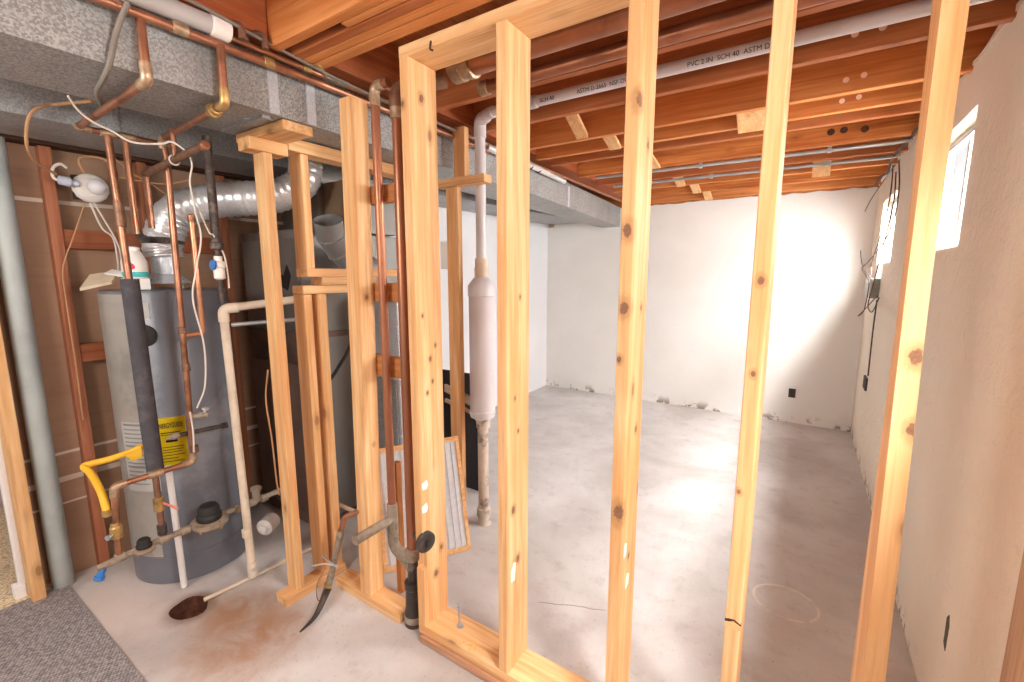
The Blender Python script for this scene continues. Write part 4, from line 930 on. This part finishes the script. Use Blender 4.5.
wire('cable', 'white cable sagging below the big trunk duct to the crossbar', [PX(68, 96, -2.06), PX(78, 110, -2.1), PX(93, 122, -2.12), PX(112, 131, -2.14), PX(132, 142, -2.12), PX(160, 144, -2.10), PX(172, 142, -2.06), PX(186, 151, -2.02)], .0036, WIRE_W)
wire('cable', 'white cable hanging from the crossbar past the flue down to the small tap', [PX(188, 152, -2.06), PX(192, 165, -2.07), PX(190, 182, -2.09), PX(195, 210, -2.1), PX(201, 238, -2.12), PX(196, 270, -2.14), PX(193, 300, -2.15), PX(204, 345, -2.16), PX(205, 385, -2.17), PX(197, 408, -2.2)], .0034, WIRE_W)
wire('cable', 'white cord tied along the lower tall riser', [PX(190, 412, -2.255), PX(193, 430, -2.26), PX(194, 452, -2.26)], .004, WIRE_W)
wire('cable', 'thin pale string hanging from the lampholder down the reddish stud', [PX(85, 203, -2.86), PX(73, 238, -2.90), PX(63, 268, -2.92), PX(66, 300, -2.925), PX(75, 360, -2.93), PX(83, 420, -2.93)], .003, WIRE_T)
wire('cable', 'first pale cable running down from the lampholder to the papers', [PX(90, 203, -2.84), PX(102, 228, -2.83), PX(113, 238, -2.82), PX(118, 262, -2.8), PX(118, 277, -2.77)], .004, WIRE_W)
wire('cable', 'second pale cable running down beside the first', [PX(94, 203, -2.84), PX(108, 226, -2.82), PX(116, 240, -2.80), PX(121, 255, -2.78), PX(122, 275, -2.75)], .004, WIRE_W)
wire('cable', 'pale cable stretched across the brown wall behind the risers', [PX(112, 156, -2.9), PX(130, 172, -2.9), PX(150, 183, -2.9), PX(170, 197, -2.9)], .004, WIRE_T)
wire('cable', 'pale cable sagging under the left duct', [PX(112, 176, -2.9), PX(140, 181, -2.88), PX(165, 184, -2.85), PX(190, 180, -2.8)], .004, WIRE_T)
wire('cable', 'grey cable hanging over the front of the big trunk duct', [PX(128, 2, -1.62), PX(117, 30, -1.655), PX(110, 62, -1.67), PX(104, 78, -1.74), PX(97, 92, -1.9), PX(101, 104, -2.06)], .007, WIRE_G)
wire('cable', 'thin white cable beside the blue handled valve', [PX(200, 212, -2.12), PX(209, 232, -2.12), PX(214, 236, -2.12), PX(224, 255, -2.12), PX(228, 275, -2.12), PX(229, 288, -2.13)], .0034, WIRE_W)
wire('cable', 'thin pale wire hanging beside the stud nearest the heater', [PX(268, 370, -2.08), PX(266, 400, -2.08), PX(272, 440, -2.06), PX(276, 475, -2.06), PX(279, 495, -2.05)], .004, WIRE_T)

# ------------------------------------------------------------------ inside the far room
# tall white pipe tank in the plumbing corner
xT, yT = -1.54, 2.037
zb, zt_ = PY(483, 418, yT).z, PY(482, 277, yT).z
dr = thing('air_chamber_pipe', 'white vertical drain pipe with fat white chamber standing on a rusty foot', 'pipe', lathe((xT, yT, zb), (0, 0, 1), [(.05, 0), (.072, .012), (.078, .04), (.078, .05), (.074, .055), (.074, zt_-zb-.11), (.079, zt_-zb-.105), (.079, zt_-zb-.05), (.045, zt_-zb-.005), (.034, zt_-zb)], seg=32), PVC_PALE)
part(dr, 'upper_pipe', pipe([(xT, yT, zt_), (xT, yT, zP), (xT+.10, yP+.01, zP), (xT+.14, yP, zP)], .0285, .03, seg=20), PVC_PALE)
part(dr, 'coupling', lathe((xT, yT, zt_-.002), (0, 0, 1), [(.036, 0), (.039, .004), (.039, .05), (.036, .06), (.036, .10), (.034, .105)]), PVC, 'yellowed coupling')
part(dr, 'elbow', pipe([(xT, yT, zP-.09), (xT, yT, zP), (xT+.07, yP+.03, zP)], .033, .03, seg=18), PVC_PALE)
part(dr, 'foot_pipe', lathe((xT, yT, 0), (0, 0, 1), [(.045, 0), (.036, .012), (.034, .05), (.042, .055), (.042, .10), (.032, .105), (.032, zb-.06), (.040, zb-.055), (.040, zb-.02), (.05, zb)]), PVC_D, 'rust streaked foot pipe')
# stud frame behind
st = lambda lab, x0, x1, y0, y1, z0, z1: stud('wall_stud', lab, x0, x1, y0, y1, z0, z1, PINE_Z, 'studs beside the fat white pipe')
st('lower pine stud beside the fat white pipe', -1.715, -1.632, 1.95, 1.986, 0, 1.98)
st('upper pine stud beside the fat white pipe', -1.657, -1.580, 1.95, 1.99, 2.024, 2.283)
thing('cross_block', 'pine block between the two studs beside the fat white pipe', 'block', box(-1.775, -1.432, 1.925, 1.992, 1.981, 2.023, bev=.003), PINE_X)
za = PY(460, 428, 2.0).z
thing('wood_slat', 'upper pale slat fixed to the fat pipe foot', 'slat', hexa(B(), [(-1.80, 1.995, .80), (-1.575, 1.995, .735), (-1.575, 2.012, .735), (-1.80, 2.012, .80), (-1.80, 1.995, .845), (-1.575, 1.995, .79), (-1.575, 2.012, .79), (-1.80, 2.012, .845)]), GREY_Y)
thing('wood_slat', 'lower thin pale slat fixed to the fat pipe foot', 'slat', hexa(B(), [(-1.80, 1.995, .735), (-1.575, 1.995, .685), (-1.575, 2.012, .685), (-1.80, 2.012, .735), (-1.80, 1.995, .755), (-1.575, 1.995, .705), (-1.575, 2.012, .705), (-1.80, 2.012, .755)]), GREY_Y)
# black board leaning behind
bb = [PZ(441, 505, 0), PZ(489, 505, 0)]
thing('black_board', 'black board leaning behind the fat white pipe', 'board', hexa(B(), [(-2.30, 2.34, 0), (-1.76, 2.34, 0), (-1.76, 2.36, 0), (-2.30, 2.36, 0), (-2.30, 2.46, .80), (-1.88, 2.46, .80), (-1.88, 2.48, .80), (-2.30, 2.48, .80)]), BOARD_K)
# wood framed filter panel leaning
fr = B(); F0 = Vector((-1.69, 1.385, .0)); ux = Vector((.508, .861, 0)).normalized(); uz = Vector((-.30, .08, .95)); uz = (uz-ux*uz.dot(ux)).normalized(); un = ux.cross(uz).normalized()
W_, H_ = .47, .62
def pan(b, u0, u1, v0, v1, t0, t1):
    hexa(b, [F0+ux*u+uz*v+un*t for (u, v, t) in ((u0, v0, t0), (u1, v0, t0), (u1, v0, t1), (u0, v0, t1), (u0, v1, t0), (u1, v1, t0), (u1, v1, t1), (u0, v1, t1))])
pan(fr, 0, W_, 0, .025, 0, .02); pan(fr, 0, W_, H_-.025, H_, 0, .02); pan(fr, 0, .02, .025, H_-.025, 0, .02); pan(fr, W_-.02, W_, .025, H_-.025, 0, .02)
zmin = min(v.co.z for v in fr.verts); F0.z -= zmin
bmesh.ops.translate(fr, verts=fr.verts[:], vec=(0, 0, -zmin))
o = thing('filter_panel', 'wood framed pale filter panel leaning behind the copper stacks', 'panel', fr, PINE_Y)
b = B(); pan(b, .02, W_-.02, .025, H_-.025, .007, .012)
for k in range(12): u = .035+k*.035; pan(b, u, u+.012, .025, H_-.025, .003, .017)
part(o, 'pleats', b, FILT, 'pale pleated mesh')
# leaning brown stick beside the stack
thing('leaning_stick', 'rough brown stick leaning between the post and the waste stack', 'stick', lean(-1.53, -1.50, 1.33, 1.36, 0, .62, -.06, .05), wood('stick_wood', lin((196, 132, 78)), lin((150, 92, 48)), 'z', .08))
# bright plate box
p = PY(446, 255, 1.97)
thing('junction_plate', 'shiny metal plate on the stud beside the fat white pipe', 'plate', box(p.x-.028, -1.716, 1.955, 1.983, p.z-.08, p.z+.075, bev=.003), plain('bright_zinc_plate', lin((232, 232, 230)), .5, .1, .04, 8))
# outlets, holes and wires on the walls
def dark_box(name, lab, c, axis, w, h, grp=None):
    if axis == 'x': b = box(c.x-.012, c.x+.02, c.y-w, c.y+w, c.z-h, c.z+h, bev=.002); f = box(c.x-.014, c.x-.0121, c.y-w*.5, c.y+w*.5, c.z-h*.6, c.z+h*.6)
    else: b = box(c.x-w, c.x+w, c.y-.012, c.y+.02, c.z-h, c.z+h, bev=.002); f = box(c.x-w*.5, c.x+w*.5, c.y-.014, c.y-.0121, c.z-h*.6, c.z+h*.6)
    o = thing(name, lab, 'outlet', b, DARKBOX, grp); part(o, 'receptacle', f, RUBBER); return o
c = PX(866, 383, XR-.002); dark_box('outlet_box', 'dark outlet box low on the right wall under the hanging cable', c, 'x', .085, .05)
c = PY(792, 393, YF-.002); dark_box('outlet_box', 'small dark outlet box low on the far wall', c, 'y', .03, .045)
c = PX(947, 632, XR)
thing('wall_slot', 'dark narrow broken slot in the right wall near the floor', 'hole', prism([(c.y-.012, c.z-.06), (c.y+.012, c.z-.045), (c.y+.016, c.z+.04), (c.y+.0, c.z+.06), (c.y-.014, c.z+.03)], 'x', XR-.002, XR+.004), plain('slot_dark', lin((88, 80, 68)), .9, 0, .3, 60))
c = PX(877, 288, XR-.03)
o = thing('grey_control_box', 'grey metal control box below the far window with black wires', 'box', box(XR-.06, XR-.001, 4.40, 4.80, 1.325, 1.475, bev=.004), BOXG)
part(o, 'white_sheet', box(XR-.062, XR-.0605, 4.44, 4.72, 1.44, 1.56), PAPER, 'white paper sheet')
wr_ = [
 ('thin black wire looping widest on the far wall beside the window', [(895, 165), (880, 186), (868, 205), (861, 225), (861, 258), (866, 272), (871, 278)]),
 ('black wire hanging across the far window', [(893, 165), (891, 190), (884, 225), (872, 262), (871, 275)]),
 ('black wire crossing the far window nearest the twisted stud', [(899, 160), (899, 190), (893, 222), (882, 245), (868, 262), (862, 268), (866, 276), (869, 284), (864, 310), (858, 316), (866, 308), (877, 296)]),
 ('thin straight black wire across the far window', [(896, 172), (894, 200), (886, 235), (873, 285), (868, 305), (872, 312), (879, 298)])]
for lab, pts in wr_:
    wire('hanging_wire', lab, [PX(x, y, XR-.075-.004*(i % 3)) if x > 872 else PX(x, y, XR-.08) for i, (x, y) in enumerate(pts)], .0036, WIRE_K, 'wire', 'black wires beside the far window')
wire('hanging_wire', 'straight black cable from the grey control box down to the outlet', [PX(877, 300, XR-.03), PX(873, 330, XR-.02), PX(868, 376, XR-.02)], .005, WIRE_K, 'wire', 'black wires beside the far window')
wire('hanging_wire', 'dark wire bundle running along the joist ends above the far window', [(XR-.03, 3.3, 2.30), (XR-.05, 3.7, 2.275), (XR-.06, 4.0, 2.27), (XR-.055, 4.2, 2.22), (XR-.05, 4.6, 2.26), (XR-.05, 5.0, 2.27)], .008, WIRE_K, 'wire', 'black wires beside the far window')

# ------------------------------------------------------------------ light
wd = bpy.data.worlds.new('sky'); SC.world = wd; wd.use_nodes = True
wd.node_tree.nodes['Background'].inputs[0].default_value = (.93, .97, 1.0, 1); wd.node_tree.nodes['Background'].inputs[1].default_value = .62
def area(name, loc, target, sx, sy, power, col=(1, 1, 1)):
    l = bpy.data.lights.new(name, 'AREA'); l.shape = 'RECTANGLE'; l.size = sx; l.size_y = sy; l.energy = power; l.color = col
    o = bpy.data.objects.new(name, l); COL.objects.link(o); o.location = loc
    o.rotation_euler = (Vector(target)-Vector(loc)).to_track_quat('-Z', 'Y').to_euler(); return o
for nm, z, h, p in (('low', 1.85, .8, 440), ('mid', 2.6, .7, 760), ('high', 3.2, .45, 820)):
    area('daylight_'+nm, (1.14, 2.9, z), (XR-.4, 2.9, z-.2-.7*(z-1.85)), 5.4, h, p, (1, .985, .96))
area('daylight_near_window', (1.05, .12, 2.85), (.2, 1.05, 1.4), .45, .45, 150, (1, .985, .96))
l = bpy.data.lights.new('unseen_fill_light', 'POINT'); l.energy = 75; l.shadow_soft_size = .3; l.color = (1, .93, .84)  # added fill light out of view, brightens the heater side
o = bpy.data.objects.new('unseen_fill_light', l); COL.objects.link(o); o.location = (-1.5, -.9, 1.95)
SC.view_settings.view_transform = 'Standard'; SC.view_settings.look = 'None'; SC.view_settings.gamma = 1; SC.view_settings.use_curve_mapping = False
SC.view_settings.exposure = .46
SC.cycles.max_bounces = 10; SC.cycles.diffuse_bounces = 6; SC.cycles.use_denoising = True
